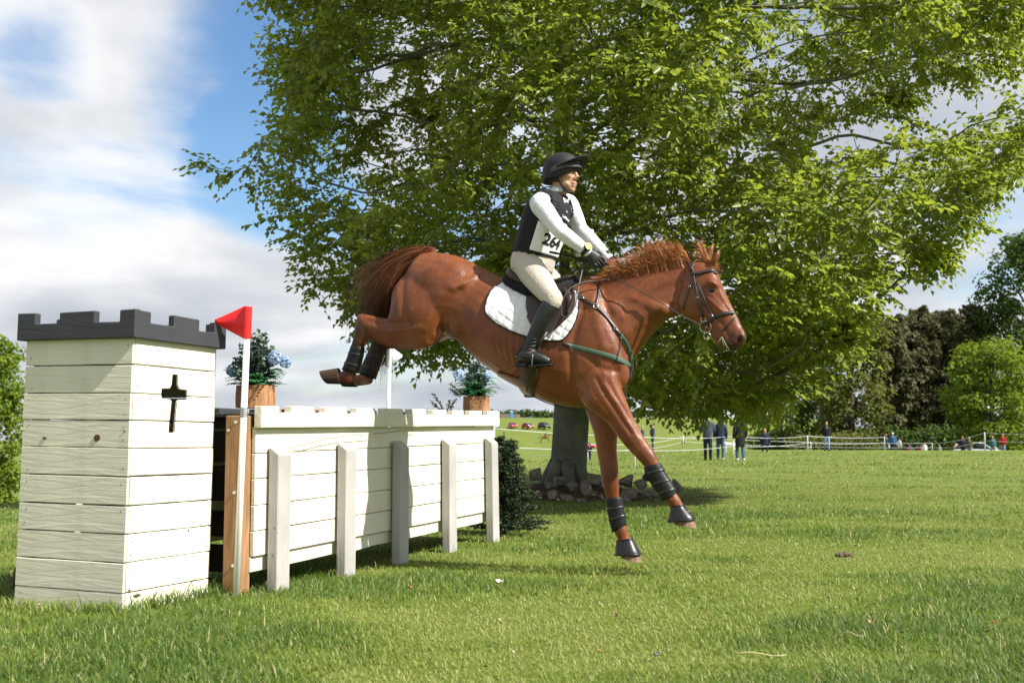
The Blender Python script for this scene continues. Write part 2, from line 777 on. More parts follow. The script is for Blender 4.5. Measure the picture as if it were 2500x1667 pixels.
C0 = Vector((-2.125, 6.36, 0))                    # front corner of the turret
TA = R(21.5)
DR = Vector((math.sin(TA), math.cos(TA), 0))     # along its sunny face
DL = Vector((-math.cos(TA), math.sin(TA), 0))    # along its shaded face
TS = .77


def grass_material():
    t = NT('grass_blades')
    a = t.attr('tint')
    col = t.ramp(a, [(0.0, (.058, .118, .018)), (.35, (.140, .208, .027)), (.72, (.236, .290, .052)), (.86, (.310, .325, .095)), (1.0, (.52, .45, .24))])
    pr = t.principled(col, .5, .35)
    tl = t.n('ShaderNodeBsdfTranslucent')
    t.l(t.mix(.35, col, (.25, .36, .03)), tl.inputs['Color'])
    mx = t.n('ShaderNodeMixShader')
    mx.inputs[0].default_value = .42
    t.l(pr, mx.inputs[1]); t.l(tl.outputs[0], mx.inputs[2])
    MATS['grass_blades'] = t.done(mx.outputs[0])


grass_material()


def build_grass():
    V, T = [], []
    zones = [(3.5, 6.2, 90000, 1.0), (6.2, 9.5, 76000, 1.25), (9.5, 15, 56000, 1.8), (15, 30, 54000, 2.9), (30, 66, 34000, 6.5)]
    for r0, r1, n, k in zones:
        a = rng.uniform(-.58, .56, n)
        r = np.sqrt(rng.uniform(r0 * r0, r1 * r1, n))
        # gather the blades into tufts
        x = r * np.sin(a); y = r * np.cos(a)
        cs = .045 * k
        cx = np.round(x / cs + .35 * np.sin(y * 31)) * cs; cy = np.round(y / cs + .35 * np.sin(x * 27)) * cs
        pull = rng.uniform(0, .75, n)
        x += (cx - x) * pull; y += (cy - y) * pull
        # nothing grows inside the turret
        px = (x - C0.x) * DR.x + (y - C0.y) * DR.y
        py = (x - C0.x) * DL.x + (y - C0.y) * DL.y
        keep = ~((px > -.0) & (px < TS) & (py > -.0) & (py < TS))
        x, y = x[keep], y[keep]
        n = len(x)
        lush = .55 * vnoise(x * .55 + 9, y * .8 + 3) + .3 * vnoise(x * 1.9, y * 2.4 + 7) + .15 * vnoise(x * 6, y * 7)
        lush = np.clip((lush - .34) / .32, 0, 1)
        near_t = np.minimum(np.abs(px[keep]), np.abs(py[keep]))
        base = (.016 + .025 * lush * rng.uniform(.5, 1.25, n)) * (1 + .12 * (k - 1))
        tall = rng.random(n) < .03
        h = base * rng.uniform(.6, 1.35, n) * np.where(tall, 1.9, 1.0)
        hug = (px[keep] > -.14) & (px[keep] < TS + .1) & (py[keep] > -.14) & (py[keep] < TS + .1)
        h = np.where(hug, h * 1.5 + .025, h)
        w = rng.uniform(.0014, .0031, n) * k
        ang = rng.normal(2.2, 1.6, n)
        lean = rng.uniform(.35, 1.5, n) * h
        dx, dy = np.cos(ang), np.sin(ang)
        sx, sy = -dy, dx
        z = np.array([ground_z(p, q) for p, q in zip(x, y)]) - .004
        v = np.empty((n, 5, 3), np.float32)
        v[:, 4, 0] = x + dx * lean; v[:, 4, 1] = y + dy * lean; v[:, 4, 2] = z + h
        for i, (fh, fl, fw) in enumerate(((0, 0, 1.0), (.62, .38, .85))):
            bx = x + dx * lean * fl; by = y + dy * lean * fl; bz = z + h * fh
            v[:, 2 * i, 0] = bx - sx * w * fw; v[:, 2 * i, 1] = by - sy * w * fw; v[:, 2 * i, 2] = bz
            v[:, 2 * i + 1, 0] = bx + sx * w * fw; v[:, 2 * i + 1, 1] = by + sy * w * fw; v[:, 2 * i + 1, 2] = bz
        V.append(v.reshape(-1, 3))
        dry = rng.random(n)
        tint = np.clip(.80 - .74 * lush + rng.normal(0, .17, n), 0, .86)
        tint = np.where(dry < .07, rng.uniform(.86, 1.0, n), tint)
        T.append(np.repeat(tint, 5))
    V = np.concatenate(V); T = np.concatenate(T)
    n = len(V) // 5
    i = np.arange(n)[:, None] * 5
    F = np.concatenate([i + np.array([[0, 1, 3]]), i + np.array([[0, 3, 2]]), i + np.array([[2, 3, 4]])])
    me = mesh_np('grass', V, F, False, {'tint': T})
    o = link('grass', me, MATS['grass_blades'])
    set_props(o, 'short grazed meadow grass with lush tufts and dry straw blades', 'grass', kind='stuff')


build_grass()


def leaf_litter():
    n = 420
    r = np.sqrt(rng.uniform(4.3 ** 2, 17 ** 2, n)); a = rng.uniform(-.5, .5, n)
    x, y = r * np.sin(a), r * np.cos(a)
    z = np.array([ground_z(p, q) for p, q in zip(x, y)]) + rng.uniform(.006, .03, n)
    v, f, tt = leaves_np(np.stack([x, y, z], 1), rng.normal(0, 1, (n, 3)) * np.array([1, 1, .3]), rng.normal(0, .5, (n, 3)) + np.array([0, 0, 1]), rng.uniform(.010, .032, n), rng.uniform(.008, .02, n), rng.random(n))
    t = NT('litter')
    col = t.ramp(t.attr('tint'), [(0, (.10, .055, .03)), (.45, (.34, .19, .10)), (.8, (.52, .40, .26)), (1, (.62, .58, .50))])
    o = link('leaf_litter', mesh_np('litter', v, f, False, {'tint': tt}), t.done(t.principled(col, .8, .2)))
    set_props(o, 'specks of dry brown leaf litter scattered over the turf', 'litter', kind='stuff')


leaf_litter()

# ---- small litter lying in the grass
M_LITTER = simple('dead_leaf', (.36, .16, .07), .8, .2)
M_STRAW = simple('straw', (.52, .43, .24), .8, .2)
M_PAPER = simple('paper', (.85, .85, .83), .8, .2, var=.03)
M_EARTH = simple('earth', (.11, .085, .055), .95, .1, nscale=40, bump=.6)


def gpoint(px, py):
    """where the sight line of a measured point meets the ground"""
    d = ray(px, py)
    lo, hi = 2.0, 400.0
    for _ in range(60):
        m = (lo + hi) / 2
        p = CAMP + d * m
        if p.z > ground_z(p.x, p.y):
            lo = m
        else:
            hi = m
    p = CAMP + d * hi
    return Vector((p.x, p.y, ground_z(p.x, p.y)))


def scrap(name, label, cat, px, py, size, mat, curl=.4, seed=1, lift=.035):
    q = random.Random(seed)
    p = gpoint(px, py)
    n = 6
    vs = []
    for i in range(n + 1):
        for j in range(n + 1):
            u, v = (i / n - .5), (j / n - .5)
            k = 1 - .5 * abs(v) * 2 * (.6 + .4 * math.sin(i * 2.1 + seed))
            vs.append((u * size * k, v * size * .65, curl * size * (u * u * 2.2 + .3 * math.sin(v * 5 + seed)) + q.uniform(-.02, .02) * size))
    fs = [(i * (n + 1) + j, (i + 1) * (n + 1) + j, (i + 1) * (n + 1) + j + 1, i * (n + 1) + j + 1) for i in range(n) for j in range(n)]
    me = mesh_np(name, vs, fs, True)
    o = link(name, me, mat)
    o.location = p + Vector((0, 0, lift))
    o.rotation_euler = (q.uniform(-.5, .9), q.uniform(-.4, .4), q.uniform(0, 6))
    sm = o.modifiers.new('thickness', 'SOLIDIFY'); sm.thickness = .001
    return set_props(o, label, cat)


scrap('paper_scrap', 'small crumpled white paper scrap in the grass right of the fence posts', 'litter', 1222, 1434, .045, M_PAPER, .8, 3)
scrap('dead_leaf', 'orange dead leaf in the grass below the castle wall fence', 'leaf', 1000, 1448, .035, M_LITTER, .6, 5)
scrap('dead_leaf', 'pinkish brown dead leaf on the turf at bottom right centre', 'leaf', 2127, 1536, .032, simple('pink_leaf', (.36, .22, .14), .8), .5, 8)
scrap('dead_leaf', 'rust red curled leaf on the turf at far bottom right', 'leaf', 2428, 1536, .024, simple('rust_leaf', (.22, .07, .03), .8), .7, 9)
scrap('dead_leaf', 'pale tan leaf on the turf below the horse', 'leaf', 1504, 1517, .035, simple('tan_leaf', (.48, .30, .19), .8), .5, 12)
scrap('dead_leaf', 'grey flake of bark on the turf at bottom centre', 'bark', 1604, 1617, .035, simple('grey_bark', (.14, .15, .17), .8), .5, 14)
scrap('dead_leaf', 'small brown leaf near the rust red curled leaf', 'leaf', 2408, 1557, .025, simple('brown_leaf', (.2, .08, .04), .8), .5, 15)
for (x0, y0, x1, y1, lab) in ((1795, 1622, 1922, 1622, 'long dry straw stalk lying flat at bottom centre'), (2060, 1569, 2110, 1573, 'short dry straw stalk lying on the turf right of centre'), (1720, 1495, 1724, 1460, 'dry stalk standing up out of the turf')):
    a, b = gpoint(x0, y0), gpoint(x1, y1)
    if abs(x1 - x0) < 10:
        b = a + Vector((.01, .0, .09))
    m = MB()
    k = [a + (b - a) * t + Vector((0, 0, .045 + .008 * math.sin(t * 6))) for t in np.linspace(0, 1, 7)]
    if abs(x1 - x0) < 10:
        k = [a + (b - a) * t for t in np.linspace(0, 1, 4)]
    m.tube(k, [.0022] * (len(k) - 1) + [.001], 5)
    o = m.build('straw_stalk', M_STRAW, smooth=True)
    set_props(o, lab, 'straw')
m = MB()
pc = gpoint(2062, 1358)
for i in range(16):
    m.ell(pc + Vector((rnd.gauss(0, .028), rnd.gauss(0, .03), .006 + rnd.uniform(0, .018))), ((rnd.uniform(.015, .035), .01, 0), (0, rnd.uniform(.015, .03), .008), (.004, 0, rnd.uniform(.01, .025))), 7, 5)
o = link('earth_clod', m.organic('earth_clod', .006, 1), M_EARTH)
set_props(o, 'clod of dark earth kicked up out of the turf', 'earth')

# ================================================================== CASTLE TURRET
M_CREAM = painted_wood('cream_paint', (.73, .69, .57), .5, .8, chip_at=.755, axis=0, dirt=.08)
M_CHAR = painted_wood('charcoal_paint', (.045, .048, .056), .55, .5, chips=(.3, .27, .24), chip_at=.77, axis=0)
M_DARKW = raw_wood('dark_boards', (.012, .010, .008), (.035, .028, .022), axis=0)
M_GREYPOST = painted_wood('grey_white_paint', (.44, .425, .41), .65, .9, chips=(.25, .20, .15), chip_at=.70, axis=2, dirt=.2)
M_BROWN = raw_wood('brown_timber', (.19, .100, .045), (.38, .215, .105), axis=2, scale=18)
M_STEEL = simple('bolt_steel', (.55, .55, .55), .35, .5, .9)
M_NAIL = simple('nail_head', (.10, .07, .05), .6, .4, .4)

tower_tilt = Matrix.Translation(C0) @ Matrix.Rotation(R(.7), 4, 'Y') @ Matrix.Translation(-C0)


def tw(p):
    return tower_tilt @ Vector(p)


def tilt(mb):
    mb.v = [tuple(tw(v)) for v in mb.v]
    return mb


tower = thing('castle_turret', 'cream plank castle turret with charcoal battlements and a cross slit at left', 'fence turret', tuple(C0 + (DR + DL) * TS / 2))
ZT = [1.512, 1.361, 1.202, 1.051, .898, .741, .581, .425, .271, .107, -.05]
TH = .018
UP = Vector((0, 0, 1))
faces4 = [
    ('right', C0, DR, -DL), ('left', C0, DL, -DR),
    ('back_r', C0 + DL * TS, DR, DL), ('back_l', C0 + DR * TS, DL, DR)]


def add_local(mb, name, mat, parent, O, U, W, bevel, label=None):
    """object whose own x axis runs along the board, so that the grain follows it"""
    M = Matrix((U, W, UP)).transposed().to_4x4()
    M.translation = O
    Mi = M.inverted()
    mb.v = [tuple(Mi @ Vector(v)) for v in mb.v]
    me = mb.mesh(name, False, bevel, True)
    o = link(name, me, mat, parent, True, label)
    o.matrix_parent_inverse = world_of(parent).inverted()
    o.matrix_basis = M
    return o


for fi, (nm, O, U, W) in enumerate(faces4):
    for k in range(10):
        z1, z0 = ZT[k] - rnd.uniform(.0022, .005), ZT[k + 1] + rnd.uniform(.0005, .003)
        j = rnd.uniform(-.0025, .0025)
        wv = [rnd.uniform(-.0022, .0022) for _ in range(8)]
        if nm in ('right', 'back_r'):
            u0, u1 = TH + .001 + rnd.uniform(0, .003), TS - TH - .001
        else:
            u0, u1 = 0 + rnd.uniform(0, .004), TS - rnd.uniform(0, .004)
        mb = MB()
        if nm == 'right' and k == 1:
            polys = [[(u0, z0), (.26, z0), (.262, 1.236), (.335, 1.24), (.350, 1.262), (.355, 1.323), (.405, 1.323), (.409, 1.262), (.425, 1.24), (.498, 1.237), (.5, z0), (u1, z0), (u1, z1), (u0, z1)]]
        elif nm == 'right' and k == 2:
            polys = [[(u0, z0), (.340, z0), (.352, 1.17), (.335, 1.178), (.262, 1.18), (.26, z1), (u0, z1)],
                     [(.396, z0), (u1, z0), (u1, z1), (.5, z1), (.498, 1.18), (.42, 1.178), (.404, 1.165)]]
        elif nm == 'right' and k == 3:
            polys = [[(u0, z0), (u1, z0), (u1, z1), (.396, z1), (.394, .985), (.337, .985), (.340, z1), (u0, z1)]]
        else:
            nb = 6
            lo = [(u0 + (u1 - u0) * i / nb, z0 + rnd.uniform(-.0012, .0012)) for i in range(nb + 1)]
            hi = [(u1 + (u0 - u1) * i / nb, z1 + rnd.uniform(-.0012, .0012)) for i in range(nb + 1)]
            polys = [lo + hi]
        for pl in polys:
            mb.prism(pl, O + W * (-TH / 2 + j), U, UP, W, TH)
        tilt(mb)
        add_local(mb, 'plank', M_CREAM, tower, tw(O + UP * z0), U, W, .0035)
# nail heads
for nm, O, U, W in faces4[:2]:
    for k in range(10):
        for uu in (.045, TS - .05):
            for zz in (.035, .115):
                if rnd.random() < .55:
                    z = ZT[k + 1] + zz + rnd.uniform(-.01, .01)
                    if z < .02: continue
                    p = O + U * (uu + rnd.uniform(-.012, .012)) + UP * z
                    mb = MB().tube([tw(p - W * .004), tw(p + W * .0016)], .0036, 7)
                    mb.build('nail', M_NAIL, tower)
# knot hole and paint chips
M_KNOT = raw_wood('bare_knot', (.05, .03, .02), (.13, .08, .05), axis=0, scale=60)
for (O, U, W, uu, z, r, s) in ((C0, DL, -DR, .225, .952, .021, 1.0), (C0, DL, -DR, .60, .945, .007, 2.2), (C0, DR, -DL, .11, .082, .012, 2.6), (C0, DR, -DL, .045, .118, .007, 1.2), (C0, DL, -DR, .035, .99, .006, .6), (C0, DR, -DL, .55, .41, .005, 1.0)):
    poly = []
    for k in range(11):
        q = 2 * math.pi * k / 11
        rr = r * rnd.uniform(.75, 1.15)
        poly.append((uu + math.cos(q) * rr * s, z + math.sin(q) * rr))
    tilt(MB().prism(poly, O + W * .0005, U, UP, W, .006)).build('knot', M_KNOT, tower, recalc=True)
# battlements
BO = .038
BT = .045
prof = [(0, .14), (.315, .60), (.80, 1.0)]
CO = C0 - (DR + DL) * BO
BL = TS + 2 * BO
for nm, O, U, W in (('right', CO, DR, -DL), ('left', CO, DL, -DR), ('b1', CO + DL * BL, DR, DL), ('b2', CO + DR * BL, DL, DR)):
    a0, a1 = (BT + .001, BL - BT - .001) if nm in ('right', 'b1') else (0.0, BL)
    zb, zn, zt = 1.505, 1.597, 1.662
    f = {'right': [(a0, .16 * BL), (.40 * BL, .68 * BL), (.86 * BL, a1)], 'left': [(a0, .13 * BL), (.335 * BL, .635 * BL), (.84 * BL, a1)]}.get(nm, [(a0, .15 * BL), (.36 * BL, .64 * BL), (.85 * BL, a1)])
    poly = [(a0, zb), (a1, zb)]
    for (q0, q1) in reversed(f):
        poly += [(q1, zt + rnd.uniform(-.004, .004)), (q0, zt + rnd.uniform(-.004, .004)), (q0, zn + rnd.uniform(-.003, .003))]
        i = f.index((q0, q1))
        if i > 0:
            poly += [(f[i - 1][1], zn + rnd.uniform(-.003, .003))]
    if poly[-1][0] == a0:
        poly = poly[:-1]
    mb = MB().prism(poly, O + W * (-BT / 2), U, UP, W, BT)
    tilt(mb)
    add_local(mb, 'battlement', M_CHAR, tower, tw(O + UP * zb), U, W, .005)
mb = MB()
cc = C0 + (DR + DL) * TS / 2
Mr = Matrix((DR, DL, UP)).transposed()
mb.box(cc + UP * 1.50, (TS - .07, TS - .07, .03), Mr)
tilt(mb)
mb.build('roof_board', M_DARKW, tower)
mb = MB()
for su in (.07, TS - .07):
    for sv in (.07, TS - .07):
        mb2 = MB().box(C0 + DR * su + DL * sv + UP * .75, (.07, .07, 1.46), Mr)
        tilt(mb2).build('corner_batten', M_DARKW, tower)

# ================================================================== CASTLE WALL FENCE
HD = Vector((.355, .935, 0)).normalized()
HN = Vector((HD.y, -HD.x, 0))             # outward, towards the landing side
E0 = Vector((-1.59, 7.14, 0))
LEN = 4.0
DEPTH = .80
RISE = .0130
wall = thing('castle_wall_fence', 'long cream plank castle wall jump with low crenellated top and grey posts', 'jump', tuple(E0 + HD * 2 - HN * .4))


def wz(z, s):
    return z + RISE * s


def wall_poly(poly, off, depth, name, mat, bevel=.004, label=None, O=E0):
    """poly of (s, z); the fence climbs a little along s"""
    pl = [(s, wz(z, s)) for s, z in poly]
    mb = MB().prism(pl, O + HN * (off - depth / 2), HD, UP, HN, depth)
    return add_local(mb, name, mat, wall, O + UP * poly[0][1], HD, HN, bevel, label)


rows = [1.013, .858, .70, .537, .38, .222]
for k in range(5):
    n = 8
    z1, z0 = rows[k] - .003, rows[k + 1] + .002
    lo = [(LEN * i / n + (0.004 if i == 0 else 0), z0 + rnd.uniform(-.0015, .0015)) for i in range(n + 1)]
    hi = [(LEN * (n - i) / n, z1 + rnd.uniform(-.0015, .0015)) for i in range(n + 1)]
    wall_poly(lo + hi, rnd.uniform(-.002, .002), .03, 'plank', M_CREAM)
    wall_poly(lo + hi, -DEPTH, .03, 'plank', M_CREAM)
lo = [(LEN * i / 12, .130 + rnd.uniform(-.008, .006)) for i in range(13)]
hi = [(LEN, .219), (0, .219)]
wall_poly(lo + hi, -.022, .024, 'plank', M_CREAM, .003)
# crenellated top rails, front and back
gaps = [.26, .70, 1.14, 1.57, 2.04, 2.45, 2.85, 3.24, 3.66]
for off, depth, mat in ((.048, .055, M_CREAM), (-DEPTH - .005, .05, M_CHAR)):
    poly = [(-.012, 1.016), (LEN + .02, 1.016), (LEN + .02, 1.153)]
    for g in reversed(gaps):
        gg = g + rnd.uniform(-.01, .01)
        poly += [(gg + .072, 1.153 + rnd.uniform(-.003, .003)), (gg + .070, 1.112), (gg - .070, 1.112), (gg - .072, 1.153 + rnd.uniform(-.003, .003))]
    poly += [(-.012, 1.150)]
    wall_poly(poly, off, depth, 'crenellated_rail', mat, .004)
# slabs of the top, dark stained, seen through the notches
for i in range(4):
    d0 = .03 + i * (DEPTH - .06) / 4
    w = (DEPTH - .06) / 4 - .006
    wall_poly([(-.02, 1.082), (LEN - .02, 1.082), (LEN - .02, 1.108), (-.02, 1.108)], -.02 - d0 + .0, w, 'top_board', simple('grey_stain', (.055, .054, .055), .75, .25), .003)
for g in gaps:       # little blocks behind each notch
    wall_poly([(g + .01, 1.112), (g + .055, 1.112), (g + .055, 1.142), (g + .01, 1.142)], -.015, .05, 'spacer_block', M_BROWN, .003)
# end boards
for z0, z1 in ((1.01, 1.09), (.80, .995), (.56, .78), (.34, .5), (.12, .29)):
    for s in (.03, LEN - .03):
        mb = MB().box(E0 + HD * s - HN * (DEPTH / 2 + .07) + UP * wz((z0 + z1) / 2, s), (DEPTH - .24, .025, z1 - z0), Matrix((HN, HD, UP)).transposed())
        mb.build('end_board', M_DARKW, wall, bevel=.003)
# front posts
for s, lean, h in ((.20, .0, .905), (1.07, .0, .925), (1.92, -.005, .935), (2.86, -.02, .955), (3.85, -.05, .965)):
    b = E0 + HD * s + HN * .016
    w2, th = .075, .075
    g = -.06
    vs = []
    for z, k in ((g, 0), (h, 1)):
        for ds, dn in ((-w2, 0), (w2, 0), (w2, th), (-w2, th)):
            zz = z
            if k and dn > 0: zz = z - .055
            vs.append(b + HD * (ds + (lean if k else 0)) + HN * dn + UP * zz)
    mb = MB().add(vs, [(0, 1, 2, 3), (7, 6, 5, 4), (0, 4, 5, 1), (1, 5, 6, 2), (2, 6, 7, 3), (3, 7, 4, 0)])
    me = mb.mesh('post', False, .007, True)
    o = link('post', me, M_GREYPOST, wall, label={1.92: 'weathered grey post in the horse\'s shadow'}.get(s))
# brown end post with bolts
b = E0 - HD * .045 - HN * .092
mb = MB()
mb.box(b + UP * .52, (.115, .125, 1.14), Matrix((HN, HD, UP)).transposed())
mb.build('end_post', M_BROWN, wall, bevel=.006, label='bare brown timber end post with bolt heads')
for z in (1.05, 1.0, .62, .18):
    p = b - HD * .063 + UP * z + HN * (.02 if z != 1.0 else -.03)
    MB().tube([p, p - HD * .008], [.012, .010], 10).build('bolt', M_STEEL, wall)
# a second, inner brown post and a back post
mb = MB().box(E0 - HD * .02 - HN * (DEPTH - .06) + UP * .5, (.1, .1, 1.1), Matrix((HN, HD, UP)).transposed())
mb.build('end_post', M_BROWN, wall, bevel=.006)
# thin dark line, a slim tube, from a post top to the rail
pa = E0 + HD * .30 + HN * .05 + UP * .885
pm = E0 + HD * 1.0 + HN * .05 + UP * .965
pb = E0 + HD * 2.25 + HN * .05 + UP * 1.03
pts = [pa, pa.lerp(pm, .5) + UP * .006, pm, pm.lerp(pb, .35) - UP * .006, pm.lerp(pb, .7) - UP * .004, pb]
MB().tube(pts, .0022, 5, 4).build('dark_line', simple('dark_line', (.12, .10, .07), .8), wall, True)

# ================================================================== MARKER FLAGS
M_POLE = simple('white_plastic', (.80, .80, .79), .35, .5, var=.04)
M_RED = simple('red_flag', (.80, .020, .022), .45, .4, var=.06)
M_WFLAG = simple('white_flag', (.78, .79, .80), .5, .4, var=.04)


def marker(name, label, base, top, mat, left, r=.0195, fl=.185, fh=.195):
    t = thing(name, label, 'flag', tuple(base))
    d = (top - base).normalized()
    MB().tube([base - UP * .05, top - d * .02], [r * 1.02, r], 14).build('pole', M_POLE, t, True)
    # sleeve and pennant
    sl = MB()
    sl.tube([top - d * fh, top], [r + .0055] * 2, 14)
    f = sl.build('flag', mat, t, False)
    n = 10
    vs, fs = [], []
    for side in (-1, 1):
        for i in range(n + 1):
            u = i / n
            c = top - d * (fh * .5) + left * (r + u * fl) + d * .01
            hh = fh * .49 * (1 - u) + .012
            wob = Vector((left.y, -left.x, 0)) * (.012 * math.sin(u * 3.0)) + Vector((left.y, -left.x, 0)) * side * .002
            vs += [c + d * hh * .88 + wob, c - d * hh + wob]
    for s in (0, 1):
        o = s * (n + 1) * 2
        for i in range(n):
            q = (o + 2 * i, o + 2 * i + 1, o + 2 * i + 3, o + 2 * i + 2)
            fs.append(q if s else q[::-1])
    h = (n + 1) * 2
    for i in range(n):
        fs.append((2 * i, 2 * i + 2, h + 2 * i + 2, h + 2 * i)); fs.append((2 * i + 1, h + 2 * i + 1, h + 2 * i + 3, 2 * i + 3))
    fs.append((2 * n, 2 * n + 1, h + 2 * n + 1, h + 2 * n))
    MB().add(vs, fs).build('pennant', mat, f, True, recalc=True)
    return t


pb = P(576, 1451, 6.985)
pb.z = ground_z(pb.x, pb.y)
red = marker('marker_flag', 'red triangular flag on a white pole at the fence end', pb, P(606, 749, 6.98), M_RED, Vector((-1, .05, 0)).normalized())
for i in range(5):     # cable ties holding the pole to the post
    z = 1.13 - i * .012
    k = (z - pb.z) / 1.75
    p = pb.lerp(P(606, 749, 6.98), k)
    MB().tube([p - UP * .003, p + UP * .003], .0225, 12).build('cable_tie', simple('black_tie', (.02, .02, .02), .5), red)
wb = Vector((-1.21, 11.3, 0))
marker('marker_flag', 'white triangular flag on a white pole behind the fence', wb, P(950, 848, 11.3), M_WFLAG, Vector((1, .0, 0)).normalized(), .02, .11, .19)

# ================================================================== PLANTERS AND FLOWERS
M_BARK = raw_wood('planter_bark', (.16, .075, .035), (.52, .27, .13), axis=2, scale=22)
M_EUC = leaf_mat('eucalyptus', (.030, .060, .045), (.16, .22, .18), (.08, .16, .09), .55, .2)
M_FERN = leaf_mat('fern', (.015, .085, .035), (.09, .26, .13), (.06, .25, .06), .45, .3)
M_BLUE = leaf_mat('hydrangea_blue', (.22, .36, .62), (.62, .72, .90), (.3, .45, .7), .7, .3)
M_TWIG = simple('twig_bark', (.06, .045, .03), .85)


def planter(px, top, bot, w, Y, label, seed):
    q = random.Random(seed)
    c = P(px, bot, Y)
    h = P(px, top, Y).z - c.z
    t = thing('planter', label, 'planter', tuple(c))
    n = 28
    rings = []
    for k, z in enumerate(np.linspace(0, h, 6)):
        rings.append([c + Vector((math.cos(a) * w / 2 * (1 + .035 * math.sin(a * 7 + seed) + .02 * math.sin(a * 13 + z * 30) + .012 * q.uniform(-1, 1)), math.sin(a) * w / 2 * .9 * (1 + .03 * math.sin(a * 5)), z)) for a in np.linspace(0, 2 * math.pi, n, endpoint=False)])
    inner = [[c + (p - c).xy.to_3d() * .86 + UP * (h if i == 0 else h - .035) for p in rings[-1]] for i in (0, 1)]
    MB().rings(rings + inner).build('pot', M_BARK, t, False)
    return c + UP * (h - .02)


def foliage_pot(base, rx, hz, label, seed, bloom, scale=1.0):
    g = np.random.default_rng(seed)
    t = thing('flower_arrangement', label, 'flowers', tuple(base))
    b = np.array(base)
    # eucalyptus sprays
    V, F, T, st = [], [], [], MB()
    nb = 0
    for i in range(46):
        a = g.uniform(0, 2 * math.pi); sp = g.uniform(.1, 1.0)
        tip = b + np.array([math.cos(a) * rx * sp * .85, math.sin(a) * rx * sp * .8, hz * g.uniform(.55, 1.0) * (1.1 - .45 * sp)])
        mid = (b + tip) / 2 + np.array([0, 0, .05 * scale])
        pts = [tuple(b), tuple(mid), tuple(tip)]
        st.tube(pts, [.003, .002, .001], 4, 4)
        for k in range(11):
            u = .3 + .7 * k / 10
            p = (1 - u) ** 2 * b + 2 * u * (1 - u) * mid + u * u * tip
            for s in (-1, 1):
                V.append(p); F.append(g.normal(0, 1, 3) + np.array([math.cos(a + s * 1.4), math.sin(a + s * 1.4), .3]) * 1.3); T.append(g.random())
    n = len(V)
    v, f, tt = leaves_np(np.array(V), np.array(F), g.normal(0, .6, (n, 3)) + np.array([0, -.3, .8]), g.uniform(.026, .044, n) * scale, g.uniform(.022, .034, n) * scale, np.array(T))
    link('eucalyptus_leaves', mesh_np('euc', v, f, False, {'tint': tt}), M_EUC, t, kind='stuff')
    st.build('stems', M_TWIG, t, True)
    # ferns and dark green leaves, low
    V, F, T, Ln = [], [], [], []
    for i in range(70):
        a = g.uniform(0, 2 * math.pi); ln = rx * g.uniform(.55, 1.1)
        up0 = g.uniform(.2, 2.2)
        for k in range(13):
            u = (k + 1) / 13
            p = b + np.array([math.cos(a) * ln * u, math.sin(a) * ln * u, ln * (up0 * u - .75 * up0 * u * u) + .01])
            for s in (-1, 1):
                V.append(p); F.append([math.cos(a + s * 1.1), math.sin(a + s * 1.1), .1]); T.append(g.random()); Ln.append(.052 * (1 - .6 * u) * scale)
    n = len(V)
    v, f, tt = leaves_np(np.array(V), np.array(F), g.normal(0, .35, (n, 3)) + np.array([0, -.25, 1]), np.array(Ln) * g.uniform(.8, 1.2, n), np.array(Ln) * .45, np.array(T))
    link('fern_fronds', mesh_np('fern', v, f, False, {'tint': tt}), M_FERN, t, kind='stuff')
    # hydrangea heads: many small petals on a ball
    for bc, br in bloom:
        n = 210
        d = unit(g.normal(0, 1, (n, 3)))
        p = np.array(bc) + d * br * g.uniform(.8, 1.05, (n, 1))
        tang = np.cross(d, g.normal(0, 1, (n, 3)))
        v, f, tt = leaves_np(p, tang, d + g.normal(0, .3, (n, 3)), np.full(n, .017) * scale, np.full(n, .015) * scale, g.random(n), .15, -.1)
        link('hydrangea_head', mesh_np('bloom', v, f, False, {'tint': tt}), M_BLUE, t, kind='stuff')


q = planter(624, 941, 996, .25, 7.50, 'orange brown bark planter on the fence next to the red flag', 3)
foliage_pot(q, .19, .40, 'eucalyptus, fern and blue hydrangea arrangement beside the red flag', 5,
            [(P(672, 874, 7.42), .045), (P(697, 884, 7.46), .036), (P(566, 905, 7.5), .035)])
q = planter(1162, 968, 1006, .245, 10.78, 'pale bark planter at the far end of the castle wall', 8)
foliage_pot(q, .25, .36, 'blue green fern and hydrangea arrangement under the horse\'s belly', 9,
            [(P(1122, 915, 10.65), .055), (P(1190, 920, 10.7), .045)])

# dark fir sprigs lying on the wall top
M_NEEDLE = leaf_mat('fir_needles', (.008, .020, .008), (.030, .060, .020), (.02, .05, .01), .5, .15)


def needles_along(paths, ln, per, g, wid=.12):
    V, F, T = [], [], []
    for pts in paths:
        pts = [np.array(p) for p in pts]
        for i in range(len(pts) - 1):
            d = pts[i + 1] - pts[i]
            L_ = np.linalg.norm(d)
            for k in range(max(1, int(per * L_))):
                V.append(pts[i] + d * g.random())
                r = g.normal(0, 1, 3)
                F.append(d / L_ * .7 + r / np.linalg.norm(r) * .9)
                T.append(g.random())
    n = len(V)
    return leaves_np(np.array(V), np.array(F), g.normal(0, 1, (n, 3)) + np.array([0, 0, 1]), g.uniform(.7, 1.2, n) * ln, g.uniform(.8, 1.3, n) * ln * wid * 2, np.array(T))


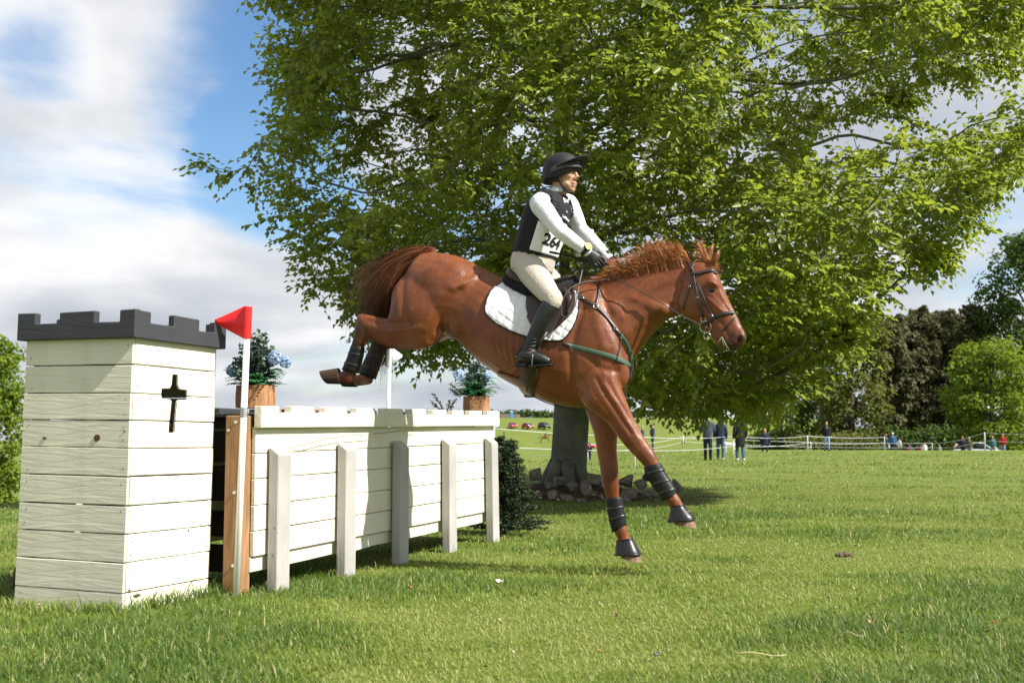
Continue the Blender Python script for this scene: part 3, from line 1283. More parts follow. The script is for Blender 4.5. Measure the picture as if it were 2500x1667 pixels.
g = np.random.default_rng(4)
t = thing('fir_sprig', 'dark fir sprigs standing on the wall top left of the pale planter', 'fir sprigs', tuple(P(1085, 1000, 10.4)))
paths = []
st = MB()
for (x0, y0, x1, y1) in ((1085, 1002, 1058, 962), (1078, 1004, 1052, 980), (1098, 1002, 1112, 975), (1092, 1003, 1098, 978), (1128, 960, 1100, 938), (1125, 968, 1098, 950)):
    a, b = P(x0, y0, 10.45), P(x1, y1, 10.4 + rnd.uniform(-.1, .1))
    paths.append([a, a.lerp(b, .5), b])
    st.tube([a, b], [.004, .002], 4)
v, f, tt = needles_along(paths, .03, 420, g)
link('needles', mesh_np('needles', v, f, False, {'tint': tt}), M_NEEDLE, t, kind='stuff')
st.build('twigs', M_TWIG, t)

# small dark conifer set at the far end of the fence
cb = Vector((-.08, 11.55, 0))
t = thing('fir_sapling', 'small dark fir tree standing at the far end of the castle wall', 'fir tree', tuple(cb))
paths = []
st = MB().tube([cb - UP * .05, cb + UP * 1.02], [.025, .006], 7)
for k in range(60):
    z = .04 + .93 * (k / 60) ** .95
    for j in range(3):
        a = g.uniform(0, 2 * math.pi)
        ln = (.44 * (1 - z / 1.06) + .06) * g.uniform(.75, 1.15)
        p0 = cb + UP * z
        p1 = p0 + Vector((math.cos(a) * ln, math.sin(a) * ln, .05 * ln))
        paths.append([p0, p0.lerp(p1, .5), p1])
        for s in (-1, 1):
            q0 = p0.lerp(p1, .55)
            q1 = q0 + Vector((math.cos(a + s * .7) * ln * .4, math.sin(a + s * .7) * ln * .4, .0))
            paths.append([q0, q1])
        st.tube([p0, p1], [.005, .002], 4)
v, f, tt = needles_along(paths, .032, 190, g, .16)
link('needles', mesh_np('needles', v, f, False, {'tint': tt}), M_NEEDLE, t, kind='stuff')
st.build('trunk', M_TWIG, t, True)

# sawn log lying behind the turret
lp = P(44, 1383, 7.3)
t = thing('sawn_log', 'short dark sawn log lying behind the turret at far left', 'log', (lp.x, lp.y, 0))
lp.z = ground_z(lp.x, lp.y) + .07
MB().tube([lp + Vector((-.02, 0, 0)), lp + Vector((.34, .1, 0))], [.075, .078], 18).build('log', raw_wood('log_bark', (.05, .025, .015), (.13, .06, .035), axis=0), t, True)

# ================================================================== THE BEECH TREE
def bark_mat():
    t = NT('beech_bark')
    v = t.coord('Object', (1, 1, 1))
    a = t.noise(v, 2.2, 6, .6, .5)
    b = t.noise(t.coord('Object', (2, 2, 14)), 3.0, 5, .6, .6)
    c = t.noise(v, 30, 4, .7)
    col = t.ramp(a, [(.3, (.095, .096, .076)), (.55, (.16, .162, .135)), (.75, (.24, .24, .21))])
    col = t.mix(t.ramp(b, [(.55, 0.0), (.66, .45)]), col, (.22, .23, .20))
    col = t.mix(t.ramp(c, [(.6, 0.0), (.75, .5)]), col, (.045, .06, .028))
    h = t.math('ADD', b, t.math('MULTIPLY', c, .5))
    MATS['beech_bark'] = t.done(t.principled(col, .8, .25, t.bump(h, .5, .02)))


bark_mat()
M_BEECH = leaf_mat('beech_leaf', (.052, .098, .010), (.235, .285, .050), (.42, .50, .055), .38, .47)

TREE = Vector((.86, 18.3, ground_z(.86, 18.3)))
_Z = [1.45, 1.8, 2.3, 3.0, 4.0, 5.0, 6.5, 8, 10, 12, 13.5]
_X0 = [2.4, .8, -1.8, -2.7, -3.4, -3.6, -3.6, -3.8, -3.3, -1.8, .5]
_X1 = [3.7, 4.4, 5.0, 5.7, 6.7, 7.7, 8.4, 8.8, 7.0, 4.6, 2.5]
_RY = [2.5, 3.6, 4.3, 4.9, 5.3, 5.6, 5.6, 5.4, 4.8, 3.2, 1.5]


def build_tree():
    g = np.random.default_rng(21)
    tree = thing('beech_tree', 'big spreading beech tree in fresh green leaf behind the horse', 'tree', tuple(TREE))
    # points the branches grow towards
    A = []
    lumps = g.random((14, 14, 14))

    def lump(x, y, z):
        p = np.array([x, y, z]) * .62 + 3
        i = np.floor(p).astype(int); f = p - i
        f = f * f * (3 - 2 * f)
        s = 0
        for dx in (0, 1):
            for dy in (0, 1):
                for dz in (0, 1):
                    s += lumps[(i[0] + dx) % 14, (i[1] + dy) % 14, (i[2] + dz) % 14] * (f[0] if dx else 1 - f[0]) * (f[1] if dy else 1 - f[1]) * (f[2] if dz else 1 - f[2])
        return s
    while len(A) < 8600:
        z = g.uniform(1.45, 13.4)
        x0, x1, ry = np.interp(z, _Z, _X0), np.interp(z, _Z, _X1), np.interp(z, _Z, _RY)
        x = g.uniform(x0, x1)
        y = g.uniform(17.6 - ry, 17.6 + ry)
        e = math.hypot((x - (x0 + x1) / 2) / ((x1 - x0) / 2), (y - 17.6) / ry)
        if e > 1 or lump(x, y, z) < (.30 if x < 1 else .36) + .10 * e:
            continue
        if x > 5.2 and 5.3 < z - .12 * (x - 5) < 6.3:
            continue
        if z > 9.0 and g.random() < .72:
            continue
        if x > 3.0 and z > 4.5 and lump(x + 7, y, z * 1.3) < .46:
            continue
        if g.random() > .30 + .70 * e ** 1.5:
            continue
        if y > 20.8 or (y > 19 and g.random() < .4):
            continue
        A.append((x, y, z))
    # one long outlying spray to the left
    for k in range(36):
        u = g.random()
        A.append((-3.2 - 1.55 * u + g.normal(0, .1), 17.2 + g.normal(0, .15), 4.8 + .35 * u + g.normal(0, .10)))
    A = np.array(A)
    pos, par = [], []

    def add(p, q):
        pos.append(np.array(p, float)); par.append(q)
        return len(pos) - 1
    base = np.array(TREE)
    last = -1
    for k in range(46):
        z = .24 * k
        last = add(base + np.array([.10 * math.sin(z * .55) + .03 * z * .5, .08 * math.sin(z * .8 + 1) - .02 * z, z - .2]), last)
    alive = np.ones(len(A), bool)
    STEP, INF, KILL = .24, 1.7, .25
    for it in range(120):
        kd = kdtree.KDTree(len(pos))
        for i, p in enumerate(pos):
            if p[2] > base[2] + 1.0:
                kd.insert(p, i)
        kd.balance()
        pull = {}
        for ai in np.nonzero(alive)[0]:
            co, i, d = kd.find(A[ai])
            if d < KILL:
                alive[ai] = False
            elif d < (INF if it > 8 else 6.0):
                v = A[ai] - pos[i]
                v /= np.linalg.norm(v)
                if i in pull:
                    pull[i] += v
                else:
                    pull[i] = v.copy()
        if not pull:
            break
        for i, v in pull.items():
            n = np.linalg.norm(v)
            if n < 1e-3:
                continue
            d = v / n
            if par[i] >= 0:
                pd = pos[i] - pos[par[i]]
                pd /= np.linalg.norm(pd) + 1e-9
                if i >= 46:
                    d = d * .75 + pd * .45
            d = d + g.normal(0, .10, 3)
            d /= np.linalg.norm(d)
            add(pos[i] + d * STEP, i)
        if len(pos) > 24000:
            break
    N = len(pos)
    pos_ = np.array(pos)
    kids = [[] for _ in range(N)]
    for i in range(N):
        if par[i] >= 0:
            kids[par[i]].append(i)
    rad2 = np.zeros(N)
    size = np.ones(N, int)
    order = range(N - 1, -1, -1)
    for i in order:
        if not kids[i]:
            rad2[i] = 1.0
        else:
            rad2[i] = sum(rad2[k] for k in kids[i])
            size[i] = 1 + sum(size[k] for k in kids[i])
    tips = rad2[0]
    p_ = math.log(tips) / math.log(.285 / .0055)
    rad = .0055 * rad2 ** (1 / p_)
    # wood
    trunk, limbs, twigs = MB(), [], MB()

    def chain(start):
        c = [start]
        while kids[c[-1]]:
            c.append(max(kids[c[-1]], key=lambda q: rad2[q]))
        return c
    todo = [(0, -1)]
    while todo:
        s, pr = todo.pop()
        c = chain(s)
        for q in c:
            m = max(kids[q], key=lambda w: rad2[w]) if kids[q] else -1
            for w in kids[q]:
                if w != m:
                    todo.append((w, q))
        pts = ([pos_[pr]] if pr >= 0 else []) + [pos_[q] for q in c]
        rr = ([min(rad[pr], rad[c[0]] * 1.15)] if pr >= 0 else []) + [rad[q] for q in c]
        if pr < 0:
            # root flare
            for k in range(len(rr)):
                h = k * .24
                rr[k] = rr[k] * (1 + .38 * math.exp(-h / .22))
            trunk.tube(pts, rr, 22, 2)
        elif rr[0] > .03:
            limbs.append(MB().tube(pts, rr, 8 if rr[0] > .05 else 6))
        else:
            twigs.tube(pts, rr, 4, cap=False)
    for q in range(7):       # buttress roots
        a = q * .9 + .3
        trunk.tube([TREE + Vector((math.cos(a) * .15, math.sin(a) * .15, .42)), TREE + Vector((math.cos(a) * .33, math.sin(a) * .33, .12)), TREE + Vector((math.cos(a) * .55, math.sin(a) * .55, -.12))], [.12, .10, .05], 8, 3)
    trunk.build('trunk', MATS['beech_bark'], tree, True)
    for k, m in enumerate(limbs):
        m.build('limb', MATS['beech_bark'], tree, True)
    # leafy sprays
    B, D, Nn, Ln, T = [], [], [], [], []
    cx = np.array([1.6, 17.6])
    for i in range(46, N):
        if size[i] > 9:
            continue
        d0 = pos_[i] - pos_[par[i]]
        d0 /= np.linalg.norm(d0) + 1e-9
        young = .35 + .45 * g.random()
        for s in range(5 if size[i] < 4 else 4):
            d = d0 * .8 + g.normal(0, .55, 3) + np.array([0, 0, -.12])
            d[2] *= .6
            d /= np.linalg.norm(d)
            L_ = g.uniform(.26, .52)
            side = np.cross(d, [0, 0, 1.0]); side /= np.linalg.norm(side) + 1e-9
            nn = np.cross(side, d)
            if nn[2] < 0: nn = -nn
            nn = nn + g.normal(0, .30, 3)
            nl = int(g.integers(6, 10))
            p0 = pos_[i]
            pm = p0 + d * L_ * .5 + np.array([0, 0, .02])
            p1 = p0 + d * L_ + np.array([0, 0, -.08 * L_ - .02])
            if s == 0: twigs.tube([p0, p1], [.0042, .0015], 3, cap=False)
            for k in range(nl):
                u = (k + .8) / nl
                p = p0 + d * L_ * u + np.array([0, 0, -.10 * L_ * u * u])
                sg = 1 if k % 2 else -1
                dd = d * (.75 if k < nl - 1 else 2.0) + side * sg * .85 + g.normal(0, .25, 3) + np.array([0, 0, -.28])
                B.append(p); D.append(dd); Nn.append(nn + g.normal(0, .45, 3)); Ln.append(g.uniform(.058, .13)); T.append(np.clip(young * .6 + .5 * u * young + g.normal(0, .14), 0, 1))
    B = np.array(B); D = np.array(D); Nn = np.array(Nn); Ln = np.array(Ln)
    T = np.array(T)
    nr = B[:, 1] < 15.2
    v, f, tt = leaves_np(B[nr], D[nr], Nn[nr], Ln[nr], Ln[nr] * .62, T[nr], .22, .18, True)
    v2, f2, t2 = leaves_np(B[~nr], D[~nr], Nn[~nr], Ln[~nr] * 1.04, Ln[~nr] * .66, T[~nr], .22, .18)
    link('crown', mesh_np('crown', np.concatenate([v, v2]), np.concatenate([f, f2 + len(v)]), False, {'tint': np.concatenate([tt, t2])}), M_BEECH, tree, kind='stuff')
    twigs.build('twigs', MATS['beech_bark'], tree, False, kind='stuff')
    print('TREE nodes', N, 'leaves', len(B), 'limbs', len(limbs), 'tips', tips)


build_tree()

# ---- tumbled stones round the foot of the tree
def stone_mat():
    t = NT('field_stone')
    v = t.coord()
    oi = t.objrand()
    a = t.noise(v, 9, 7, .65, .4)
    b = t.noise(v, 45, 4, .6)
    col = t.ramp(a, [(.3, (.10, .088, .074)), (.5, (.21, .19, .16)), (.72, (.33, .30, .26))])
    col = t.mix(t.math('MULTIPLY', oi, .5), col, (.20, .155, .13))
    col = t.mix(t.ramp(b, [(.55, 0.0), (.75, .7)]), col, (.06, .075, .03))
    MATS['field_stone'] = t.done(t.principled(col, .9, .2, t.bump(t.math('ADD', a, t.math('MULTIPLY', b, .3)), .7, .02)))


stone_mat()
# bare earth bank under the tree
m = MB()
rr = []
for k, (q, z) in enumerate(((0.02, .12), (.5, .11), (.9, .06), (1.2, .0), (1.5, -.08), (1.7, -.15))):
    rr.append([Vector((TREE.x + .12 + math.cos(t_) * q * 1.18 * (1 + .08 * math.sin(t_ * 3)), TREE.y - .35 + math.sin(t_) * q * (1 + .06 * math.sin(t_ * 5 + 1)), ground_z(TREE.x + math.cos(t_) * q, TREE.y - .35 + math.sin(t_) * q) + z - .02 + .02 * math.sin(t_ * 9 + k))) for t_ in np.linspace(0, 2 * math.pi, 40, endpoint=False)])
m.rings(rr)
o = m.build('soil', simple('leafy_soil', (.075, .058, .038), .95, .1, var=.5, nscale=14, bump=.9), None, True, recalc=True)
o['kind'] = 'structure'
stones = thing('stone_ring', 'ring of tumbled grey field stones round the foot of the beech', 'stones', (.9, 17.4, 0))
for i, (px, py, w, h, Y) in enumerate(((1305, 1156, 34, 50, 17.9), (1290, 1186, 26, 22, 17.6), (1312, 1207, 37, 30, 17.1), (1347, 1209, 30, 26, 17.0), (1385, 1216, 44, 28, 16.9), (1432, 1199, 45, 60, 17.2), (1449, 1172, 42, 40, 17.9), (1474, 1213, 30, 26, 17.0), (1524, 1172, 46, 42, 17.9), (1533, 1206, 52, 32, 17.2), (1528, 1225, 32, 20, 16.8), (1585, 1203, 40, 24, 17.3), (1648, 1184, 50, 42, 18.0), (1560, 1182, 36, 30, 17.8), (1366, 1172, 36, 26, 17.7), (1400, 1188, 30, 24, 17.5), (1605, 1190, 34, 26, 17.9), (1345, 1186, 34, 26, 17.4), (1283, 1204, 24, 18, 17.2), (1500, 1192, 30, 28, 17.6), (1265, 1215, 26, 16, 17.0), (1605, 1222, 30, 14, 16.9), (1475, 1186, 30, 30, 17.9), (1420, 1226, 28, 14, 16.7))):
    q = random.Random(i * 7 + 2)
    c = P(px, py, Y)
    s = Y / 2800 * .86
    c.z = max(c.z, ground_z(c.x, c.y) + h * s * .28)
    m = MB()
    bm = bmesh.new()
    an = (q.uniform(.75, 1.25), q.uniform(.7, 1.2), q.uniform(.75, 1.2))
    for k in range(q.choice((12, 16, 22))):
        d = Vector((q.gauss(0, 1), q.gauss(0, 1), q.gauss(0, 1))).normalized()
        e = Vector([math.copysign(abs(x) ** .55, x) for x in d])
        bm.verts.new((e.x * w * s * .56 * an[0] * q.uniform(.7, 1.1), e.y * w * s * .5 * an[1] * q.uniform(.7, 1.1), e.z * h * s * .56 * an[2] * q.uniform(.7, 1.1)))
    bmesh.ops.convex_hull(bm, input=bm.verts)
    loose = [x for x in bm.verts if not x.link_faces]
    bmesh.ops.delete(bm, geom=loose, context='VERTS')
    bmesh.ops.bevel(bm, geom=list(bm.edges), offset=.008, segments=1, affect='EDGES')
    me = bpy.data.meshes.new('stone')
    bm.to_mesh(me); bm.free()
    o = link('stone', me, MATS['field_stone'], stones)
    o.location = c
    o.rotation_euler = (q.uniform(-.3, .3), q.uniform(-.3, .3), q.uniform(0, 6))

# ================================================================== FARTHER TREES
M_OLIVE = leaf_mat('olive_leaf', (.060, .080, .014), (.155, .170, .032), (.22, .24, .03), .7, .4)
M_PINE = leaf_mat('pine_needles', (.055, .062, .024), (.155, .148, .070), (.14, .13, .04), .85, .3)
M_BRIGHT = leaf_mat('bright_leaf', (.065, .125, .010), (.195, .265, .022), (.30, .40, .02), .7, .42)
M_DEEP = leaf_mat('deep_leaf', (.028, .062, .010), (.085, .135, .018), (.13, .22, .015), .7, .4)
M_TRUNK = raw_wood('tree_trunk', (.045, .035, .027), (.12, .10, .08), axis=2, scale=5)


def far_tree(name, label, px, Y, top, half, mat, seed, n=6000, leaf=.30, clumps=70, low=.12, shape='round', group=None, cat='tree', zb=None):
    g = np.random.default_rng(seed)
    b = P(px, 1095, Y)
    b.z = ground_z(b.x, b.y) if zb is None else zb
    h = P(px, top, Y).z - b.z
    rx = half * Y / 2800
    t = thing(name, label, cat, tuple(b), group=group)
    tr = MB()
    rt = max(.10, h * .020)
    tr.tube([b - UP * .3, b + UP * h * .35 + Vector((g.normal(0, .1), 0, 0)), b + UP * h * .9], [rt * 1.3, rt, rt * .2], 9, 3)
    C, Rr = [], []
    for k in range(clumps):
        v = g.random()
        z = low + (1 - low) * v
        if shape == 'pine':
            w = (1 - .55 * abs(z - .62) / .5) * (.45 + .55 * g.random()) if z > .3 else .5 * g.random()
        else:
            w = math.sqrt(max(0, 1 - ((z - .52) / .52) ** 2)) * (.35 + .65 * math.sqrt(g.random())) * .86
        a = g.uniform(0, 2 * math.pi)
        c = np.array([b.x + math.cos(a) * rx * w, b.y + math.sin(a) * rx * w, b.z + h * z * .96])
        C.append(c); Rr.append(rx * g.uniform(.16, .32) * (1.0 if shape != 'pine' else .9))
        if k % 2 == 0:
            tr.tube([b + UP * h * max(.12, z - .22), Vector(c)], [rt * .35, rt * .08], 5)
    C = np.array(C); Rr = np.array(Rr)
    ci = g.integers(0, clumps, n)
    d = unit(g.normal(0, 1, (n, 3)))
    p = C[ci] + d * (Rr[ci] * g.uniform(.35, 1.05, n) ** .6)[:, None] * np.array([1.15, 1.15, .75])
    nn = d * .8 + g.normal(0, .5, (n, 3)) + np.array([0, 0, .6])
    v, f, tt = leaves_np(p, np.cross(nn, g.normal(0, 1, (n, 3))), nn, g.uniform(.7, 1.3, n) * leaf, g.uniform(.7, 1.3, n) * leaf * .75, np.clip(g.normal(.5, .25, n), 0, 1))
    link('crown', mesh_np('crown', v, f, False, {'tint': tt}), mat, t, kind='stuff')
    tr.build('trunk', M_TRUNK, t, True)
    return t


far_tree('broadleaf_tree', 'olive green tree behind the beech, left of the brown pines', 2080, 112, 742, 112, M_OLIVE, 1, 10000, .38, 110, .03)
far_tree('broadleaf_tree', 'yellow green tree glimpsed through the beech leaves at right', 1905, 125, 770, 120, M_BRIGHT, 2, 5000, .40, 60, .05)
for i, (px, top, half, lab) in enumerate(((2215, 762, 52, 'leftmost of the brown green pines at right'), (2266, 742, 50, 'tallest of the brown green pines at right'), (2322, 752, 52, 'third brown green pine from the left'), (2382, 742, 56, 'rightmost brown green pine behind the bright tree'), (2240, 800, 60, 'lower pine in front of the two left pines'), (2345, 815, 55, 'lower pine in front of the two right pines'), (2178, 778, 55, 'pine half hidden behind the olive green tree'), (2295, 770, 58, 'pine standing behind the middle of the pine row'))):
    far_tree('pine_tree', lab, px, 132 + 6 * (i % 3) - (8 if i > 3 else 0), top, half, M_PINE, 10 + i, 7500, .55, 100, .16, 'pine', 'pines at the wood edge')
far_tree('broadleaf_tree', 'bright spring green round tree at the right edge in front of the pines', 2425, 106, 828, 118, M_BRIGHT, 21, 11000, .34, 110, .04)
far_tree('broadleaf_tree', 'tall dark green tree cut by the right edge of the picture', 2535, 128, 568, 150, M_DEEP, 22, 13000, .44, 130, .10)
far_tree('broadleaf_tree', 'sunlit yellow green tree at the far left behind the turret', -40, 46, 812, 118, M_BRIGHT, 23, 11000, .18, 110, .0, zb=-2.6)
far_tree('broadleaf_tree', 'dim green tree low behind the beech trunk at right', 2010, 118, 840, 80, M_DEEP, 24, 3500, .36, 50, .03)


def hedge(label, x0, x1, Y, top, mat, n, leaf, seed):
    g = np.random.default_rng(seed)
    a, b = P(x0, 1095, Y), P(x1, 1095, Y)
    t = thing('hedge', label, 'hedge', ((a.x + b.x) / 2, Y, ground_z((a.x + b.x) / 2, Y)))
    x = g.uniform(a.x, b.x, n)
    gz = np.interp(x, np.linspace(a.x, b.x, 12), [ground_z(q, Y) for q in np.linspace(a.x, b.x, 12)])
    hh = (P(1250, top, Y).z - gz) * (.65 + .5 * vnoise(x * .35 + seed, x * 0 + 1.5) + .12 * g.normal(0, 1, n))
    z = gz + hh * g.uniform(0, 1, n) ** .8
    y = Y + g.normal(0, .7, n)
    p = np.stack([x, y, z], 1)
    nn = g.normal(0, .7, (n, 3)) + np.array([0, -.5, .6])
    v, f, tt = leaves_np(p, np.cross(nn, g.normal(0, 1, (n, 3))), nn, g.uniform(.7, 1.3, n) * leaf, g.uniform(.7, 1.3, n) * leaf * .75, np.clip(g.normal(.45, .28, n), 0, 1))
    link('foliage', mesh_np('foliage', v, f, False, {'tint': tt}), mat, t, kind='stuff')
    st_ = MB()
    for k in range(14):
        xx = a.x + (b.x - a.x) * (k + .5) / 14
        zz = ground_z(xx, Y)
        st_.tube([Vector((xx, Y, zz - .2)), Vector((xx + .1, Y, zz + .9))], [.06, .03], 5)
    st_.build('stems', M_TRUNK, t, True)


hedge('dark hedge running behind the spectators at right', 1850, 2560, 116, 1048, M_DEEP, 9000, .34, 5)
hedge('sunlit low hedge bushes behind the left spectators', 1930, 2140, 100, 1062, M_OLIVE, 2600, .26, 6)
hedge('far thin hedgerow along the hilltop', 1120, 1750, 430, 1003, M_DEEP, 5000, .9, 7)

# ================================================================== ROPE FENCES
M_ROPE = simple('white_tape', (.55, .56, .57), .6, .3, var=.04)


def rope_fence(label, posts, zs=(1.0, .62)):
    """posts (px, Y, height, lean): white plastic stakes joined by two strands"""
    pts = []
    t = None
    for px, Y, h, ln in posts:
        p = P(px, 1095, Y); p.z = ground_z(p.x, p.y)
        if t is None:
            t = thing('rope_fence', label, 'fence', tuple(p))
        top = p + Vector((ln, 0, h))
        MB().tube([p - UP * .1, p + (top - p) * .9, top], [.034, .032, .026], 8).build('post', M_POLE, t, True)
        pts.append((p, top))
    for k in zs:
        for (a, ta), (b, tb) in zip(pts, pts[1:]):
            p0, p1 = a.lerp(ta, k), b.lerp(tb, k)
            n = 9
            c = [p0.lerp(p1, i / n) - UP * (.012 * (p1 - p0).length * 4 * (i / n) * (1 - i / n) * .4) for i in range(n + 1)]
            r = .005 + .00005 * (p0.y + p1.y)
            MB().tube(c, r, 5).build('rope', M_ROPE, t, True)


rope_fence('near white rope fence on short stakes from the tree to the right', [(1205, 27, 1.0, 0), (1549, 33, .95, 0), (1790, 47, .95, 0), (1972, 66, .92, 0), (2160, 80, .9, 0)], (.97, .55))
rope_fence('far white rope fence with a leaning stake beside the beech trunk', [(1190, 60, 1.0, 0), (1437, 42, .62, -.08), (1668, 84, 1.0, 0), (1980, 92, 1.0, 0), (2276, 90, .95, 0), (2405, 60, 1.08, 0), (2590, 52, 1.0, 0)], (.97, .6))


# ================================================================== SPECTATORS
M_SKIN2 = simple('face_skin', (.50, .29, .20), .6, .3, var=.06)


def dye(name, c):
    return simple('cloth_' + name, c, .85, .2, nscale=12, var=.2, bump=.3)


DYES = {'navy': (.020, .028, .055), 'black': (.014, .014, .016), 'slate': (.060, .070, .095), 'jeans': (.060, .105, .200), 'pale_jeans': (.20, .29, .42), 'grey': (.20, .20, .20), 'red': (.35, .020, .030), 'blue': (.035, .095, .20), 'white': (.62, .62, .62), 'pink': (.55, .30, .28), 'brown': (.09, .055, .035), 'olive': (.07, .075, .045), 'plum': (.11, .035, .07), 'teal': (.03, .12, .13)}


def spectator(px, Y, h, yaw, top, legs, hair, label, long=False, sit=False, arms='down', cap=None, feet=None, shoes='black', group='spectators beyond the rope', zoff=0.0, bag=None):
    p = P(px, 1095, Y)
    p.z = ground_z(p.x, p.y) + zoff
    t = thing('person', label, 'person', tuple(p), group=group)
    s = h / 1.75
    c, sn = math.cos(yaw), math.sin(yaw)

    def q(x, y, z):      # x forward, y left, z up
        return p + Vector(((x * c - y * sn) * s, (x * sn + y * c) * s, z * s))
    F = Vector((c, sn, 0)); Lf = Vector((-sn, c, 0))
    dz = -.42 if sit else 0.0
    hip = .92 + dz
    jn = {}
    for sg in (-1, 1):
        st_ = .07 * sg
        if sit:
            jn[sg] = [q(0, .10 * sg, .50), q(.40, .14 * sg, .48), q(.42, .13 * sg, .08)]
        else:
            jn[sg] = [q(0, .09 * sg, .92), q(.03 + st_ * .6, .10 * sg, .50), q(-.02 + st_, .10 * sg, .08)]
    arm = {}
    for sg in (-1, 1):
        sh = q(0, .185 * sg, 1.40 + dz)
        if arms == 'fold':
            arm[sg] = [sh, q(.06, .25 * sg, 1.14 + dz), q(.24, .04 * sg, 1.12 + dz)]
        elif arms == 'up':
            arm[sg] = [sh, q(.16, .26 * sg, 1.22 + dz), q(.26, .08 * sg, 1.48 + dz)]
        else:
            arm[sg] = [sh, q(-.03, .25 * sg, 1.12 + dz), q(.06, .25 * sg, .88 + dz)]
    hc = q(.02, 0, 1.63 + dz)
    m = MB()
    m.ell(hc, (F * .095 * s, Lf * .075 * s, UP * .115 * s), 10, 8)
    m.ell(hc + F * .095 * s - UP * .02 * s, (F * .02 * s, Lf * .015 * s, UP * .025 * s), 6, 5)
    m.tube([q(0, 0, 1.56 + dz), q(-.01, 0, 1.42 + dz)], [.052 * s, .07 * s], 8)
    m.tube([q(0, 0, hip), q(0, 0, 1.42 + dz)], [.12 * s, .13 * s], 9)
    for sg in (-1, 1):
        m.tube(arm[sg] + [arm[sg][2] + (arm[sg][2] - arm[sg][1]).normalized() * .10 * s], [.045 * s, .04 * s, .032 * s, .034 * s], 7)
        m.tube(jn[sg], [.075 * s, .055 * s, .04 * s], 7)
    link('body', m.organic('body', .03, 1), M_SKIN2, t)
    m = MB()
    m.sect([(q(.13, 0, hip - (.38 if long else .06)), q(-.14, 0, hip - (.38 if long else .06)), .20 * s), (q(.14, 0, hip + .08), q(-.14, 0, hip + .08), .18 * s), (q(.14, 0, 1.22 + dz), q(-.13, 0, 1.22 + dz), .20 * s), (q(.11, 0, 1.42 + dz), q(-.12, 0, 1.42 + dz), .19 * s), (q(.06, 0, 1.50 + dz), q(-.08, 0, 1.50 + dz), .09 * s)], 3, 14, 2.3, side=Lf)
    for sg in (-1, 1):
        m.tube([q(0, .10 * sg, 1.40 + dz)] + arm[sg], [.07 * s, .072 * s, .062 * s, .045 * s], 9, 2)
    link('coat' if long else 'jacket', m.organic('jacket', .028, 2), dye(top, DYES[top]), t)
    m = MB()
    m.ell(q(0, 0, hip), (F * .13 * s, Lf * .17 * s, UP * .11 * s), 10, 7)
    for sg in (-1, 1):
        m.tube(jn[sg], [.098 * s, .075 * s, .058 * s], 9, 2)
    link('trousers', m.organic('trousers', .028, 2), dye(legs, DYES[legs]), t)
    for sg in (-1, 1):
        f0 = jn[sg][2]
        m = MB().tube([f0 - F * .06 * s - UP * .03 * s, f0 + F * .06 * s - UP * .035 * s, f0 + F * .17 * s - UP * .05 * s], [.045 * s, .048 * s, .03 * s], 8, 2)
        m.build('shoe', dye(shoes, DYES[shoes]), t, True)
    m = MB()
    if cap:
        m.ell(hc + UP * .05 * s - F * .01 * s, (F * .108 * s, Lf * .088 * s, UP * .085 * s), 10, 7)
        m.ell(hc + UP * .045 * s + F * .12 * s, (F * .07 * s, Lf * .06 * s, UP * .012 * s), 8, 5)
        link('cap', m.organic('cap', .016, 1), dye(cap, DYES[cap]), t)
    else:
        m.ell(hc + UP * .035 * s - F * .025 * s, (F * .098 * s, Lf * .088 * s, UP * .10 * s), 10, 7)
        m.ell(hc - UP * .04 * s - F * .06 * s, (F * .05 * s, Lf * .075 * s, UP * .09 * s), 8, 6)
        link('hair', m.organic('hair', .016, 1), simple('hair_' + hair, {'dark': (.02, .013, .010), 'blond': (.38, .25, .12), 'grey': (.38, .37, .36), 'brown': (.10, .05, .03)}[hair], .7), t)
    if bag:
        bc = q(-.05, .30, .80 + dz)
        o = MB().box(bc, (.30 * s, .14 * s, .36 * s), Matrix.Rotation(yaw, 3, 'Z'), .8).build('bag', dye(bag, DYES[bag]), t, bevel=.03)
    return t


W_ = R(180)
spectator(1594, 80, 1.78, R(200), 'slate', 'navy', 'dark', 'man in slate jacket with arms folded by the rope, nearest the horse\'s foreleg', arms='fold', cap='brown')
spectator(1569, 81, 1.66, R(10), 'blue', 'navy', 'blond', 'fair haired person in blue half hidden by the horse\'s foreleg')
spectator(1728, 45, 1.80, R(75), 'slate', 'navy', 'grey', 'man in slate jacket under the beech, leftmost of three', arms='fold')
spectator(1759, 45.5, 1.68, R(85), 'navy', 'jeans', 'dark', 'person in dark puffer jacket and jeans, middle of three under the beech', shoes='white')
spectator(1807, 44.5, 1.74, R(100), 'black', 'jeans', 'brown', 'person in long black coat, rightmost of three under the beech', long=True, shoes='white')
spectator(1868, 64, 1.70, R(80), 'navy', 'navy', 'blond', 'fair haired person sitting on the grass right of the long black coat', sit=True)
spectator(2019, 71, 1.80, R(265), 'black', 'pale_jeans', 'brown', 'man in black jumper and pale jeans before the bushes')
spectator(2163, 93, 1.76, R(300), 'navy', 'navy', 'brown', 'person in navy top carrying a pale bag', bag='white', cap=None)
spectator(2180, 92, 1.82, R(255), 'blue', 'navy', 'grey', 'person in blue top and white cap beside the pale bag', cap='white')
spectator(2196, 94, 1.50, R(20), 'white', 'navy', 'dark', 'short person in white jacket right of the white cap')
spectator(2221, 97, 1.25, R(280), 'plum', 'navy', 'brown', 'child in plum top left of the short stake', zoff=-.1)
spectator(2247, 98, 1.20, R(230), 'red', 'navy', 'dark', 'child in red top at the far rope', zoff=-.1)
spectator(2257, 96, 1.35, R(250), 'white', 'black', 'dark', 'child in white top beside the red child', zoff=-.1)
spectator(2294, 98, 1.25, R(270), 'grey', 'black', 'grey', 'grey clad child right of the short stake', zoff=-.1)
